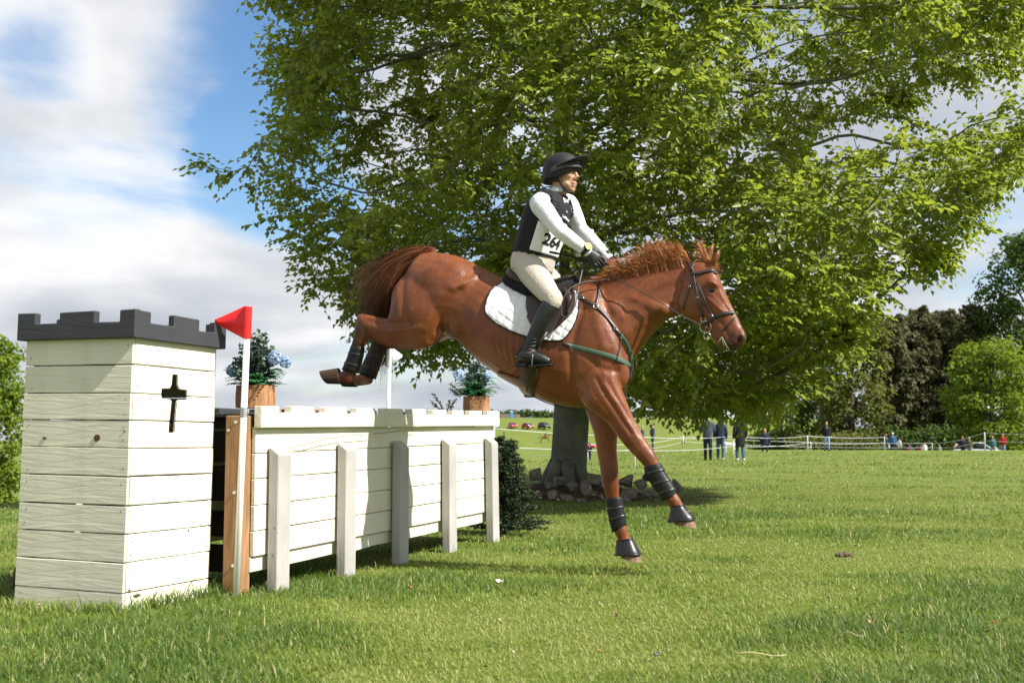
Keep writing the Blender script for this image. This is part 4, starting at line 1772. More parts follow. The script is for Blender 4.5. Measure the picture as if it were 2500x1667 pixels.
spectator(2331, 97, 1.45, R(320), 'red', 'black', 'dark', 'stooping person in deep red anorak', zoff=-.15)
spectator(2351, 95, 1.76, R(240), 'navy', 'black', 'brown', 'person in navy left of the white car')
spectator(2367, 94, 1.66, R(250), 'olive', 'grey', 'grey', 'grey haired person in olive jacket next to the white car')
spectator(2424, 93, 1.74, R(260), 'teal', 'grey', 'brown', 'man in teal top right of the tall stake')
spectator(2449, 91, 1.82, R(240), 'red', 'pale_jeans', 'dark', 'man in red waistcoat, grey cap and pale jeans at far right', cap='grey', arms='fold')
spectator(1668, 190, 1.5, R(250), 'black', 'black', 'dark', 'tiny figure in black far out on the field')
spectator(1440, 41.5, .62, R(250), 'black', 'black', 'dark', 'small dark clad figure behind the leaning stake by the beech trunk')


def dog(px, Y, label, mat, yaw):
    p = P(px, 1095, Y); p.z = ground_z(p.x, p.y)
    t = thing('dog', label, 'dog', tuple(p))
    c, sn = math.cos(yaw), math.sin(yaw)
    q = lambda x, y, z: p + Vector((x * c - y * sn, x * sn + y * c, z))
    m = MB()
    m.tube([q(-.30, 0, .45), q(-.1, 0, .46), q(.15, 0, .46), q(.28, 0, .50)], [.09, .10, .125, .08], 9, 3)
    m.tube([q(.24, 0, .5), q(.36, 0, .64)], [.075, .06], 8)
    m.tube([q(.34, 0, .66), q(.44, 0, .66), q(.54, 0, .62)], [.075, .06, .03], 8, 2)
    for sx, sy in ((.2, .07), (.2, -.07)):
        m.tube([q(sx, sy, .42), q(sx + .01, sy, .2), q(sx, sy, .03), q(sx + .05, sy, .02)], [.055, .03, .025, .022], 7)
    for sy in (.07, -.07):
        m.tube([q(-.24, sy, .44), q(-.18, sy, .28), q(-.30, sy, .17), q(-.27, sy, .03), q(-.22, sy, .02)], [.075, .05, .028, .024, .022], 7)
    for sy in (.05, -.05):
        m.tube([q(.34, sy, .72), q(.31, sy * 1.4, .64)], [.025, .012], 6)
    m.tube([q(-.32, 0, .5), q(-.42, 0, .56), q(-.48, 0, .66)], [.03, .022, .01], 6)
    link('body', m.organic('body', .014, 2), mat, t)


dog(1782, 60, 'white dog standing between the dark puffer jacket and the long black coat', simple('white_fur', (.62, .60, .56), .9, .1), R(170))


# ================================================================== CARS
M_GLASS = simple('car_glass', (.02, .025, .03), .08, .6, var=.0)
M_TYRE = simple('tyre', (.012, .012, .012), .8)
M_LAMP = simple('headlamp', (.7, .7, .68), .2, .5)


def car(px, Y, yaw, paint, label, kind='hatch', dz=0.0):
    p = P(px, 1095, Y); p.z = ground_z(p.x, p.y) + dz
    t = thing('parked_car', label, 'car', tuple(p), group='parked cars')
    c, sn = math.cos(yaw), math.sin(yaw)
    q = lambda x, y, z: p + Vector((x * c - y * sn, x * sn + y * c, z))
    Lf = Vector((-sn, c, 0))
    hk = 1.18 if kind == 'suv' else 1.0
    m = MB()
    low = .28
    st_ = []
    for x, z, w in ((-2.1, .62, .70), (-2.02, .90, .80), (-1.4, .96, .86), (-.4, .95, .88), (.75, .96, .87), (1.2, .90, .85), (1.95, .76, .78), (2.12, .55, .66)):
        st_.append((q(x, 0, z * hk), q(x, 0, low), w))
    m.sect(st_, 3, 20, 5.0, side=Lf)
    m.build('body', paint, t, True)
    m = MB()
    st_ = []
    for x, z, w in ((-1.95, .95, .70), (-1.65, 1.34, .66), (-.9, 1.46, .66), (.1, 1.44, .66), (.55, 1.28, .68), (1.15, .93, .72)):
        st_.append((q(x, 0, z * hk), q(x, 0, .80), w))
    m.sect(st_, 3, 18, 4.0, side=Lf)
    cab = m.build('window_glass', M_GLASS, t, True)
    MB().sect([(q(-1.6, 0, 1.375 * hk), q(-1.6, 0, 1.30 * hk), .60), (q(-.9, 0, 1.485 * hk), q(-.9, 0, 1.40 * hk), .64), (q(.15, 0, 1.46 * hk), q(.15, 0, 1.38 * hk), .62)], 3, 14, 3.0, side=Lf).build('roof', paint, t, True)
    for sg in (-1, 1):
        for x0, z0, x1, z1 in ((.55, 1.30, 1.15, .93), (-.45, 1.45, -.45, .93), (-1.68, 1.36, -1.95, .93)):
            MB().tube([q(x0, sg * .66, z0 * hk), q(x1, sg * .74, z1 * hk)], .045, 6).build('pillar', paint, t, True)
        for x in (-1.32, 1.32):
            w = MB().tube([q(x, sg * .70, .32), q(x, sg * .90, .32)], .32, 16).build('wheel', M_TYRE, t)
            MB().tube([q(x, sg * .895, .32), q(x, sg * .91, .32)], .20, 12).build('rim', M_METAL_C, w)
        MB().ell(q(2.02, sg * .58, .66 * hk), (q(1, 0, 0) * 0 + Vector((c, sn, 0)) * .08, Lf * .16, UP * .08), 8, 6).build('headlight', M_LAMP, t, True)


M_METAL_C = simple('rim_alloy', (.45, .45, .46), .3, .5, .8)


def paint(name, c):
    return simple('paint_' + name, c, .22, .6, var=.03)


car(1208, 300, R(-80), paint('white', (.7, .7, .7)), 'white car on the far hillside, leftmost of the row', 'hatch')
car(1252, 301, R(-75), paint('pinkred', (.48, .05, .07)), 'pinkish red car on the far hillside', 'hatch')
car(1289, 299, R(-62), paint('red', (.40, .02, .03)), 'dark red car on the far hillside, right of the pinkish one', 'hatch')
car(1329, 298, R(-60), paint('ink', (.015, .018, .03)), 'dark estate car on the far hillside beside the trunk', 'suv')
car(1434, 248, R(-25), paint('crimson', (.42, .010, .035)), 'crimson car in the valley right of the beech trunk', 'hatch')
car(2394, 96, R(-40), paint('silverwhite', (.62, .64, .66)), 'silvery white car half below the rise at far right', 'hatch', -.15)

# far rider cantering on the valley field
def far_rider(px, Y, yaw):
    p = P(px, 1095, Y); p.z = ground_z(p.x, p.y)
    c, sn = math.cos(yaw), math.sin(yaw)
    q = lambda x, y, z: p + Vector((x * c - y * sn, x * sn + y * c, z))
    t = thing('horse', 'tiny bay horse cantering far off left of the beech trunk', 'horse', tuple(p))
    m = MB()
    m.tube([q(-.85, 0, 1.32), q(-.4, 0, 1.28), (q(.2, 0, 1.25)), q(.65, 0, 1.32)], [.24, .30, .31, .24], 10, 3)
    m.tube([q(.55, 0, 1.4), q(.9, 0, 1.72), q(1.12, 0, 1.95)], [.22, .16, .12], 9, 3)
    m.tube([q(1.05, 0, 1.98), q(1.3, 0, 1.82), q(1.52, 0, 1.62)], [.13, .11, .065], 8, 2)
    for sy in (.05, -.05):
        m.tube([q(1.06, sy, 2.05), q(1.08, sy, 2.2)], [.04, .01], 6)
    for sy, fx, kx in ((.15, 1.15, .9), (-.15, .75, .65)):
        m.tube([q(.55, sy, 1.15), q(kx, sy, .68), q(fx, sy, .32), q(fx + .05, sy, .08)], [.15, .08, .055, .06], 8, 2)
    for sy, fx in ((.15, -1.25), (-.15, -.75)):
        m.tube([q(-.75, sy, 1.15), q(-.62, sy, .82), q(-1.0, sy, .58), q(fx, sy, .12), q(fx + .06, sy, .05)], [.2, .13, .07, .055, .06], 8, 2)
    link('body', m.organic('body', .03, 2), simple('far_bay', (.20, .085, .035), .6), t)
    m = MB().tube([q(-1.0, 0, 1.45), q(-1.25, 0, 1.35), q(-1.5, 0, 1.0)], [.06, .08, .03], 7, 3)
    m.build('tail', simple('far_tail', (.03, .02, .015), .8), t, True)
    r = thing('person', 'tiny rider in dark top on the far bay horse', 'person', tuple(q(0, 0, 1.5)))
    m = MB()
    m.tube([q(-.1, 0, 1.55), q(.02, 0, 1.85), q(.14, 0, 2.1)], [.15, .15, .12], 9, 2)
    m.sph(q(.24, 0, 2.32), .11)
    m.tube([q(.14, 0, 2.15), q(.22, 0, 2.28)], [.06, .06], 7)
    for sy in (.2, -.2):
        m.tube([q(.12, sy, 2.08), q(.3, sy, 1.85), q(.55, sy * .5, 1.75)], [.06, .05, .04], 7)
        m.tube([q(-.05, sy * .7, 1.55), q(.28, sy * 1.5, 1.35), q(.08, sy * 1.6, .95), q(.2, sy * 1.6, .9)], [.1, .08, .06, .04], 7)
    link('body', m.organic('body', .03, 1), simple('far_top', (.03, .035, .05), .8), r)
    m = MB().ell(q(.24, 0, 2.38), ((.13, 0, 0), (0, .12, 0), (0, 0, .1)), 9, 6)
    m.build('helmet', simple('far_helmet', (.015, .015, .02), .5), r, True)


far_rider(1331, 264, R(-8))

# blue booth and low stone wall on the hilltop
p = P(1249, 1010, 400); p.z = ground_z(p.x, p.y)
t = thing('portable_toilet', 'small blue portable toilet on the far hilltop', 'booth', tuple(p))
MB().box(p + UP * 1.1, (1.15, 1.15, 2.2)).build('cabin', paint('booth', (.05, .22, .45)), t, bevel=.04)
MB().box(p + UP * 2.3, (1.2, 1.2, .2), None, .8).build('roof', paint('booth_roof', (.6, .65, .7)), t, bevel=.03)
MB().box(p + UP * 1.05 - Vector((0, .59, 0)), (.8, .03, 1.9)).build('door', paint('booth_door', (.07, .27, .52)), t, bevel=.01)
p = P(1215, 1010, 405); p.z = ground_z(p.x, p.y)
t = thing('stone_wall', 'low grey stone wall on the far hilltop', 'wall', tuple(p))
for k in range(9):
    MB().box(p + Vector((-7 + k * 1.75, rnd.uniform(-.1, .1), .55)), (1.7, .5, 1.5 + rnd.uniform(-.2, .2))).build('stone_block', MATS['field_stone'], t, bevel=.08)

# ================================================================== THE HORSE
def coat_mat():
    t = NT('chestnut_coat')
    v = t.coord()
    dark = t.attr('dark')
    pale = t.attr('pale')
    a = t.noise(v, 4.0, 6, .62, .5)
    fine = t.noise(t.coord('Object', (70, 70, 240), (0, .5, .3)), 1.0, 4, .6)
    streak = t.noise(t.coord('Object', (26, 26, 7), (0, .35, 0)), 1.0, 6, .62, 1.0)
    col = t.ramp(a, [(.28, (.120, .033, .010)), (.5, (.180, .053, .016)), (.75, (.250, .080, .025))])
    col = t.mix(t.ramp(fine, [(.35, 0.0), (.7, .4)]), col, (.085, .021, .008))
    col = t.mix(t.ramp(streak, [(.5, 0.0), (.72, .45)]), col, (.085, .022, .009))
    col = t.mix(dark, col, (.016, .011, .010))
    col = t.mix(pale, col, (.55, .42, .33))
    rough = t.ramp(streak, [(.36, .50), (.70, .30)])
    musc = t.noise(v, 8.0, 3, .5, .6)
    vein = t.noise(v, 7.0, 2, .5, 1.4)
    ridge = t.ramp(t.math('ABSOLUTE', t.math('SUBTRACT', vein, .5)), [(0.0, 1.0), (.022, 0.0)], 'EASE')
    h = t.math('ADD', t.math('ADD', t.math('MULTIPLY', fine, .16), t.math('MULTIPLY', streak, .22)), t.math('ADD', t.math('MULTIPLY', musc, .45), t.math('MULTIPLY', ridge, .10)))
    p = t.principled(col, rough, .36, t.bump(h, .40, .018), 0.0, .0)
    MATS['coat'] = t.done(p)


coat_mat()
M_HORN = raw_wood('hoof_horn', (.10, .06, .04), (.30, .20, .14), axis=2, scale=40)
M_HAIR = None


def hair_mat(name, root, tip):
    t = NT(name)
    a = t.attr('tint')
    col = t.ramp(a, [(0.0, root), (1.0, tip)])
    MATS[name] = t.done(t.principled(col, .38, .45))
    return MATS[name]


M_MANE = hair_mat('mane_hair', (.20, .055, .016), (.55, .22, .070))
M_TAIL = hair_mat('tail_hair', (.028, .013, .008), (.34, .11, .036))

horse = thing('horse', 'chestnut horse landing over the castle wall jump with orange mane flying', 'horse', tuple(h2w(0, 0, 0)))


def st(rows, off=0.0, sgn=1):
    out = []
    for r in rows:
        (a, b), w = r[0], r[1]
        o = r[2] if len(r) > 2 else off
        e = r[3] if len(r) > 3 else 0.0
        out.append((PH(*a, o), PH(*b, o), w, e))
    return out


def pell(px, py, off, rx, rz, rl, rot=0.0):
    """ellipsoid in the horse's side plane: rx forward, rz up, rl lateral (metres)"""
    c = PH(px, py, off)
    A = HF * math.cos(rot) + HU * math.sin(rot)
    B = -HF * math.sin(rot) + HU * math.cos(rot)
    return c, (A * rx, HL * rl, B * rz)


# muscle edges, tendons and veins: (measured line, reach in metres, height), the same on both flanks
STROKES = [
    ([(1152, 640), (1168, 664), (1150, 688), (1118, 708)], .024, .011, .16),
    ([(1135, 650), (1140, 672), (1120, 690)], .030, -.006, .16),
    ([(988, 672), (996, 730), (1006, 790)], .030, -.011, .16),
    ([(1128, 712), (1100, 758), (1064, 832)], .032, -.019, .2),
    ([(1080, 720), (1060, 765), (1040, 800)], .035, .008, .2),
    ([(1038, 802), (985, 812), (925, 806)], .016, .006, .18), ([(1000, 792), (945, 790), (900, 784)], .013, -.007, .18),
    ([(1468, 716), (1498, 796), (1528, 866)], .026, -.012, .15), ([(1448, 730), (1462, 790), (1480, 850)], .030, .007, .15),
    ([(1422, 756), (1404, 826), (1398, 896), (1412, 955)], .028, -.014, .2),
    ([(1440, 870), (1470, 900), (1505, 905)], .020, -.008, .17), ([(1522, 885)], .055, .013, .13),
    ([(1462, 925), (1505, 998), (1545, 1058)], .013, -.009, .155), ([(1488, 930), (1528, 1000), (1562, 1060)], .010, -.006, .155), ([(1445, 960), (1490, 1020), (1530, 1082)], .012, .005, .155),
    ([(1476, 935), (1512, 985), (1530, 1020), (1556, 1062), (1570, 1092)], .0055, .0045, .155), ([(1500, 930), (1492, 960), (1512, 985)], .0055, .004, .155),
    ([(1470, 1040), (1474, 1090), (1482, 1130)], .010, -.006, .13), ([(1490, 1030), (1492, 1090), (1498, 1130)], .007, .004, .13),
    ([(1640, 772), (1592, 812), (1552, 856)], .024, -.013, .1), ([(1650, 692), (1580, 722), (1512, 772)], .030, -.009, .1), ([(1640, 735), (1585, 770), (1530, 820)], .026, .007, .1),
    ([(1662, 690), (1650, 735), (1664, 770)], .016, -.013, .08), ([(1690, 768), (1668, 768), (1660, 740)], .018, .006, .08),
    ([(1728, 728), (1750, 748), (1772, 768)], .009, .008, .1), ([(1718, 748), (1745, 772), (1765, 792)], .014, -.008, .1), ([(1745, 715), (1762, 735), (1782, 760)], .010, -.005, .1),
    ([(1722, 698), (1737, 690), (1752, 698)], .011, .009, .12), ([(1728, 716), (1738, 721), (1748, 715)], .007, .005, .12), ([(1752, 700), (1764, 722), (1776, 748)], .006, .004, .1),
    ([(1792, 815), (1803, 806), (1816, 812)], .010, .008, .13), ([(1797, 838), (1806, 842)], .010, .005, .13), ([(1768, 800), (1780, 822), (1784, 838)], .010, -.005, .12),
    ([(1180, 872), (1235, 915), (1290, 945), (1350, 968)], .007, .0045, .28), ([(1235, 915), (1262, 900), (1290, 905)], .006, .0035, .28),
    ([(1445, 905), (1420, 935), (1390, 955)], .006, .004, .25), ([(1490, 850), (1470, 870), (1468, 895), (1480, 915)], .006, .004, .2), ([(1580, 790), (1560, 800), (1550, 825)], .006, .004, .1),
    ([(1000, 770), (960, 795), (915, 800)], .0055, .004, .18),
] + [([(1218 + 17 * k, 742 + 6 * k), (1206 + 17 * k, 810 + 8 * k), (1214 + 16 * k, 866 + 10 * k)], .011, -.0038, .3) for k in range(7)]


def carve(me, strokes):
    co = verts_of(me).astype(float)
    nr = np.empty(len(me.vertices) * 3, np.float32)
    me.vertices.foreach_get('normal', nr)
    nr = nr.reshape(-1, 3).astype(float)
    q = co - np.array(HP0)
    A = np.stack([q @ np.array(HF), q[:, 2]], 1)
    lat = q @ np.array(HL)
    disp = np.zeros(len(co))
    for pts, r, amt, off in strokes:
        for sgn in (-1, 1):
            P2 = []
            for p in pts:
                a_, l_, z_ = w2h(PH(p[0], p[1], -off))
                P2.append((a_, z_))
            P2 = np.array(P2)
            if len(P2) == 1:
                d = np.linalg.norm(A - P2[0], axis=1)
            else:
                S = np.array(catmull([tuple(p) for p in P2], 6))
                d = np.full(len(A), 9.0)
                for i in range(len(S) - 1):
                    u = S[i + 1] - S[i]
                    t = np.clip(((A - S[i]) @ u) / (u @ u + 1e-12), 0, 1)
                    d = np.minimum(d, np.linalg.norm(A - (S[i] + t[:, None] * u), axis=1))
            w = np.exp(-(d / r) ** 2) * (np.sign(lat) == sgn) * np.clip(np.abs(nr @ np.array(HL)) * 1.6, 0, 1)
            if abs(off - .155) < .001 or abs(off - .13) < .001:      # legs cross in the side view: keep to the right one
                if sgn > 0 and off == .155: continue
                if sgn < 0 and off == .13 and pts[0][1] > 1000: continue
            disp += w * amt
    co += nr * disp[:, None]
    me.vertices.foreach_set('co', co.astype(np.float32).ravel())
    me.update()


def build_horse():
    m = MB()
    # trunk
    m.sect(st([
        (((1016, 634), (975, 740)), .10, 0, .1), (((1040, 617), (968, 800)), .19, 0, .1), (((1069, 617), (1005, 838)), .245, 0, .05),
        (((1117, 625), (1055, 838)), .275, 0, .0), (((1157, 642), (1098, 826)), .275, 0, .0), (((1196, 662), (1125, 838)), .240, 0, -.05),
        (((1240, 683), (1160, 874)), .285, 0, -.12), (((1290, 697), (1215, 914)), .30, 0, -.14), (((1345, 698), (1272, 947)), .295, 0, -.14),
        (((1400, 690), (1335, 981)), .27, 0, -.14), (((1445, 688), (1412, 997)), .245, 0, -.14), (((1490, 712), (1482, 985)), .225, 0, -.1),
        (((1524, 770), (1524, 955)), .18, 0, -.05), (((1541, 835), (1539, 925)), .11, 0, 0)]), 5, 28, 2.15)
    # neck
    m.sect(st([
        (((1418, 694), (1480, 940)), .150, 0, -.35), (((1465, 686), (1543, 886)), .150, 0, -.35), (((1522, 675), (1573, 842)), .128, 0, -.32),
        (((1575, 663), (1606, 804)), .108, 0, -.28), (((1628, 654), (1630, 781)), .092, 0, -.22), (((1670, 644), (1655, 772)), .085, 0, -.15),
        (((1700, 638), (1684, 765)), .075, 0, -.1)]), 5, 22, 2.0)
    # head, turned a little towards the camera
    ho = lambda k: -.02 - .075 * k
    m.sect(st([
        (((1684, 640), (1650, 745)), .070, ho(0)), (((1712, 640), (1660, 768)), .088, ho(.1), -.1), (((1742, 650), (1684, 784)), .100, ho(.2), -.05),
        (((1757, 678), (1705, 795)), .098, ho(.35), .12), (((1770, 710), (1720, 806)), .080, ho(.5), .15), (((1785, 742), (1735, 822)), .064, ho(.65), .1),
        (((1799, 768), (1748, 838)), .056, ho(.78), .0), (((1811, 795), (1763, 850)), .056, ho(.9), -.05), (((1820, 814), (1783, 853)), .056, ho(1.0), 0),
        (((1823, 828), (1800, 846)), .042, ho(1.05), 0)]), 4, 20, 2.3)
    # cheek, brow, nostril rim, lips, chin
    for s in (-1, 1):
        m.ell(*pell(1688, 738, s * .045 - .03, .115, .10, .05, .4))
        m.ell(*pell(1739, 693, s * .083 - .045, .040, .030, .022, -.8))
        m.ell(*pell(1762, 745, s * .045 - .06, .09, .022, .022, -1.05))
        m.ell(*pell(1807, 824, s * .034 - .095, .032, .036, .026, -.9))
        m.ell(*pell(1632, 708, s * .035, .12, .08, .05, .2))          # jowl of the neck
    m.ell(*pell(1800, 832, -.095, .055, .042, .050, -.7))
    m.ell(*pell(1785, 846, -.09, .058, .030, .042, -.35))
    m.ell(*pell(1765, 838, -.085, .05, .04, .04, -.5))
    # ears
    for (px, py, tx, ty, o) in ((1722, 652, 1742, 592, .035), (1738, 652, 1757, 608, -.055)):
        b, tp = PH(px, py, o), PH(tx, ty, o * 1.2)
        m.tube([b, b.lerp(tp, .35), b.lerp(tp, .75), tp], [.030, .042, .033, .006], 10, 3, flat=.55, up=HF)
    # near fore, reaching forward
    nf = -.155
    m.sect(st([
        (((1415, 860), (1530, 850)), .085, nf + .04), (((1405, 930), (1518, 890)), .105, nf + .03), (((1424, 984), (1512, 928)), .092, nf), (((1450, 1007), (1528, 972)), .078, nf), (((1484, 1034), (1544, 1012)), .063, nf),
        (((1511, 1070), (1563, 1049)), .054, nf), (((1534, 1097), (1582, 1081)), .049, nf), (((1557, 1121), (1599, 1104)), .052, nf),
        (((1573, 1139), (1609, 1127)), .045, nf), (((1590, 1163), (1620, 1151)), .034, nf), (((1614, 1205), (1642, 1190)), .034, nf),
        (((1625, 1224), (1658, 1212)), .044, nf), (((1637, 1241), (1668, 1230)), .038, nf), (((1645, 1256), (1681, 1248)), .044, nf)]), 4, 16, 2.1)
    # far fore, about to touch down
    ff = .135
    m.sect(st([
        (((1405, 880), (1525, 870)), .085, ff - .04), (((1410, 940), (1532, 930)), .095, ff - .02), (((1424, 985), (1527, 985)), .080, ff), (((1438, 1025), (1514, 1028)), .068, ff), (((1450, 1062), (1508, 1062)), .058, ff),
        (((1457, 1102), (1506, 1103)), .051, ff), (((1464, 1142), (1510, 1142)), .054, ff), (((1470, 1180), (1511, 1182)), .050, ff),
        (((1480, 1212), (1512, 1212)), .036, ff), (((1491, 1255), (1518, 1250)), .033, ff), (((1498, 1293), (1529, 1282)), .044, ff),
        (((1507, 1313), (1537, 1309)), .038, ff), (((1510, 1328), (1546, 1323)), .044, ff)]), 4, 16, 2.1)
    # near hind: thigh, gaskin, hock, cannon, pastern
    nh = -.175
    m.sect(st([(((1000, 655), (1120, 660)), .08, nh + .07), (((962, 705), (1118, 705)), .115, nh + .03), (((954, 752), (1100, 760)), .120, nh), (((948, 790), (1080, 808)), .105, nh), (((955, 830), (1058, 846)), .07, nh)]), 4, 18, 2.1)
    m.sect(st([(((1060, 770), (1045, 852)), .075, nh), (((1020, 770), (1010, 854)), .085, nh), (((975, 774), (968, 851)), .072, nh), (((940, 776), (932, 843)), .056, nh), (((910, 770), (908, 828)), .046, nh), (((884, 766), (892, 815)), .042, nh), (((874, 772), (884, 812)), .036, nh)]), 4, 16, 2.1)
    m.sect(st([(((873, 766), (915, 800)), .040, nh), (((869, 790), (905, 818)), .043, nh), (((863, 822), (893, 838)), .038, nh), (((856, 850), (884, 856)), .032, nh), (((847, 878), (876, 886)), .031, nh), (((838, 903), (870, 912)), .040, nh), (((832, 912), (860, 934)), .040, nh), (((826, 905), (838, 936)), .036, nh), (((814, 903), (822, 936)), .040, nh)]), 4, 14, 2.1)
    # far hind
    fh = .165
    m.sect(st([(((1020, 690), (1110, 700)), .09, fh - .03), (((975, 750), (1090, 765)), .11, fh), (((985, 800), (1070, 825)), .085, fh)]), 4, 16)
    m.sect(st([(((1060, 780), (1045, 850)), .075, fh), (((1010, 785), (1000, 852)), .078, fh), (((965, 795), (955, 852)), .058, fh), (((935, 800), (928, 850)), .046, fh), (((915, 800), (920, 842)), .042, fh)]), 4, 14)
    m.sect(st([(((909, 808), (944, 832)), .040, fh), (((906, 838), (938, 850)), .036, fh), (((893, 872), (924, 884)), .031, fh), (((884, 898), (912, 914)), .034, fh), (((880, 912), (908, 936)), .040, fh), (((870, 914), (880, 942)), .035, fh), (((856, 916), (862, 944)), .038, fh)]), 4, 14)
    # muscle relief
    for s in (-1, 1):
        m.ell(*pell(1455, 850, s * .150, .20, .13, .075, 1.0))        # shoulder
        m.ell(*pell(1500, 905, s * .120, .10, .13, .07, .3))          # breast
        m.ell(*pell(1430, 930, s * .165, .13, .09, .05, .5))          # triceps
        m.ell(*pell(1060, 700, s * .195, .18, .16, .075, -.3))        # gluteal
        m.ell(*pell(1000, 735, s * .165, .10, .20, .07, -.1))         # hamstring
        m.ell(*pell(1055, 812, s * .182, .085, .09, .055, .3))       # stifle
        m.ell(*pell(1250, 800, s * .235, .26, .16, .055, -.35))       # ribs
        m.ell(*pell(1580, 745, s * .075, .22, .06, .05, -.35))        # neck muscle
        m.ell(*pell(1500, 770, s * .10, .14, .10, .06, -.6))
    # knees and fetlocks
    m.ell(*pell(1582, 1113, nf, .046, .055, .050, -1.0)); m.ell(*pell(1489, 1160, ff, .060, .085, .056, 0))
    m.ell(*pell(1640, 1216, nf, .05, .045, .045, 0)); m.ell(*pell(1513, 1288, ff, .047, .045, .045, 0))
    # tail dock
    m.tube([PH(1060, 618), PH(1030, 617), PH(1000, 632), PH(980, 655)], [.045, .042, .034, .02], 10, 4)
    me = m.organic('body', .0115, 3, .5)
    carve(me, STROKES)
    co = verts_of(me).astype(float)
    # colour of the coat itself: dark muzzle, dark hind legs, pale heels and blaze
    q = co - np.array(HP0)
    al = q @ np.array(HF); zz = q[:, 2]; lt = q @ np.array(HL)

    def blob(px, py, off, r, soft=.5):
        c = np.array(PH(px, py, off))
        d = np.linalg.norm(co - c, axis=1) / r
        return np.clip((1 - d) / soft, 0, 1)
    dark = np.maximum.reduce([.80 * blob(1814, 838, -.13, .075, .8), .75 * blob(1786, 852, -.13, .075, .8), .45 * blob(1790, 822, -.14, .075, .9), .95 * blob(1806, 825, -.14, .026, .4), .75 * blob(1738, 710, -.125, .036, .7), .6 * blob(1770, 845, -.12, .05, .6)])
    for (px, py, o, r) in ((880, 812, nh, .10), (866, 850, nh, .11), (855, 900, nh, .09), (845, 915, nh, .07), (920, 850, fh, .11), (905, 890, fh, .10)):
        dark = np.maximum(dark, .85 * blob(px, py, o, r * 1.05, .7))
    dark = np.maximum(dark, .5 * blob(1489, 1165, ff, .09, .7)); dark = np.maximum(dark, .35 * blob(1585, 1112, nf, .09, .7))
    pale = np.maximum.reduce([.9 * blob(1757, 672, -.035, .022, .6), .5 * blob(1760, 690, -.04, .018, .6), .75 * blob(893, 938, fh, .055, .5), .6 * blob(868, 940, fh, .05, .5)])
    put_attr(me, 'dark', dark); put_attr(me, 'pale', pale)
    return me


hb = build_horse()
body = link('body', hb, MATS['coat'], horse)
BVH = BVHTree.FromPolygons([tuple(v.co) for v in hb.vertices], [tuple(p.vertices) for p in hb.polygons])


def skin(px, py, out=.0, side=-1, band=None):
    """the point of the horse's side seen at a measured place; out = distance off the hide"""
    c = PH(px, py, side * .9)
    a, l, z = w2h(PH(px, py, -.25))
    if side > 0:
        # the matching place on the far flank
        a, l, z = w2h(PH(px, py, -.25))
        c = h2w(a, .9, z)
        hit = BVH.ray_cast(c, -HL)
    else:
        c = CAMP + ray(px, py) * 6.0
        hit = BVH.ray_cast(c, ray(px, py).normalized())
    if hit[0] is None:
        near = BVH.find_nearest(PH(px, py, side * .12))
        return near[0] + near[1] * out, near[1]
    return hit[0] + hit[1] * out, hit[1]


# eyes
M_EYE = simple('horse_eye', (.008, .005, .004), .08, .6, var=.0)
for s, o in ((-1, 0), (1, 1)):
    c = skin(1738, 708, -.003)[0] if s < 0 else BVH.find_nearest(PH(1741, 708, .08))[0]
    e = MB().ell(c, (HF * .021, HL * .012, HU * .017)).build('eye', M_EYE, horse, True)
# nostrils: dark hollows rimmed by the flesh
for o in (-.139, -.052):
    c = skin(1807, 825, -.006)[0] if o < -.1 else BVH.find_nearest(PH(1808, 825, o + .06))[0]
    MB().ell(c, ((HF * .8 - HU * .6) * .019, HL * .008, (HF * .6 + HU * .8) * .027)).build('nostril', simple('nostril', (.012, .007, .006), .7, .2), horse, True)

pts = [skin(px, py, .0005)[0] for px, py in ((1762, 826), (1774, 836), (1788, 841), (1802, 843))]
MB().tube(pts, [.002, .004, .0045, .003], 6, 3).build('mouth', simple('mouth_line', (.015, .009, .008), .6), horse, True)
# hooves
def hoof(c0, c1, g0, g1, off, w0, w1, name='hoof'):
    m = MB()
    m.sect([(PH(*c1, off), PH(*c0, off), w0), (PH(*g1, off), PH(*g0, off), w1)], 1, 18, 2.2)
    return m.build(name, M_HORN, horse, False)


hoof((1642, 1250), (1684, 1246), (1646, 1279), (1702, 1288), -.155, .050, .062)
hoof((1507, 1330), (1551, 1328), (1517, 1361), (1567, 1372), .135, .050, .062)
M_HORN = raw_wood('dark_hoof', (.025, .016, .011), (.085, .052, .034), axis=0, scale=30)
hoof((834, 938), (826, 898), (800, 937), (783, 905), -.175, .045, .056)
hoof((870, 945), (864, 914), (838, 944), (834, 916), .165, .045, .052)


# ---- mane, forelock and tail as many fine locks
def strands(paths, w, tint, fade_to=1.0):
    """paths (n,k,3): flat tapering ribbons"""
    n, k, _ = paths.shape
    d = np.gradient(paths, axis=1)
    d /= np.linalg.norm(d, axis=2, keepdims=True) + 1e-9
    r = rng.normal(0, 1, (n, 1, 3))
    s = np.cross(d, np.repeat(r, k, axis=1))
    s /= np.linalg.norm(s, axis=2, keepdims=True) + 1e-9
    tap = np.linspace(1, .12, k)[None, :, None] * w[:, None, None]
    a, b = paths - s * tap, paths + s * tap
    v = np.stack([a, b], axis=2).reshape(-1, 3)
    base = (np.arange(n) * k * 2)[:, None] + (np.arange(k - 1) * 2)[None, :]
    base = base.reshape(-1, 1)
    f = base + np.array([[0, 1, 3, 2]])
    fade = np.linspace(1, fade_to, k)[None, :]
    return v, f, np.repeat((tint[:, None] * fade).ravel(), 2)


HFn, HLn, HUn = np.array(HF), np.array(HL), np.array(HU)


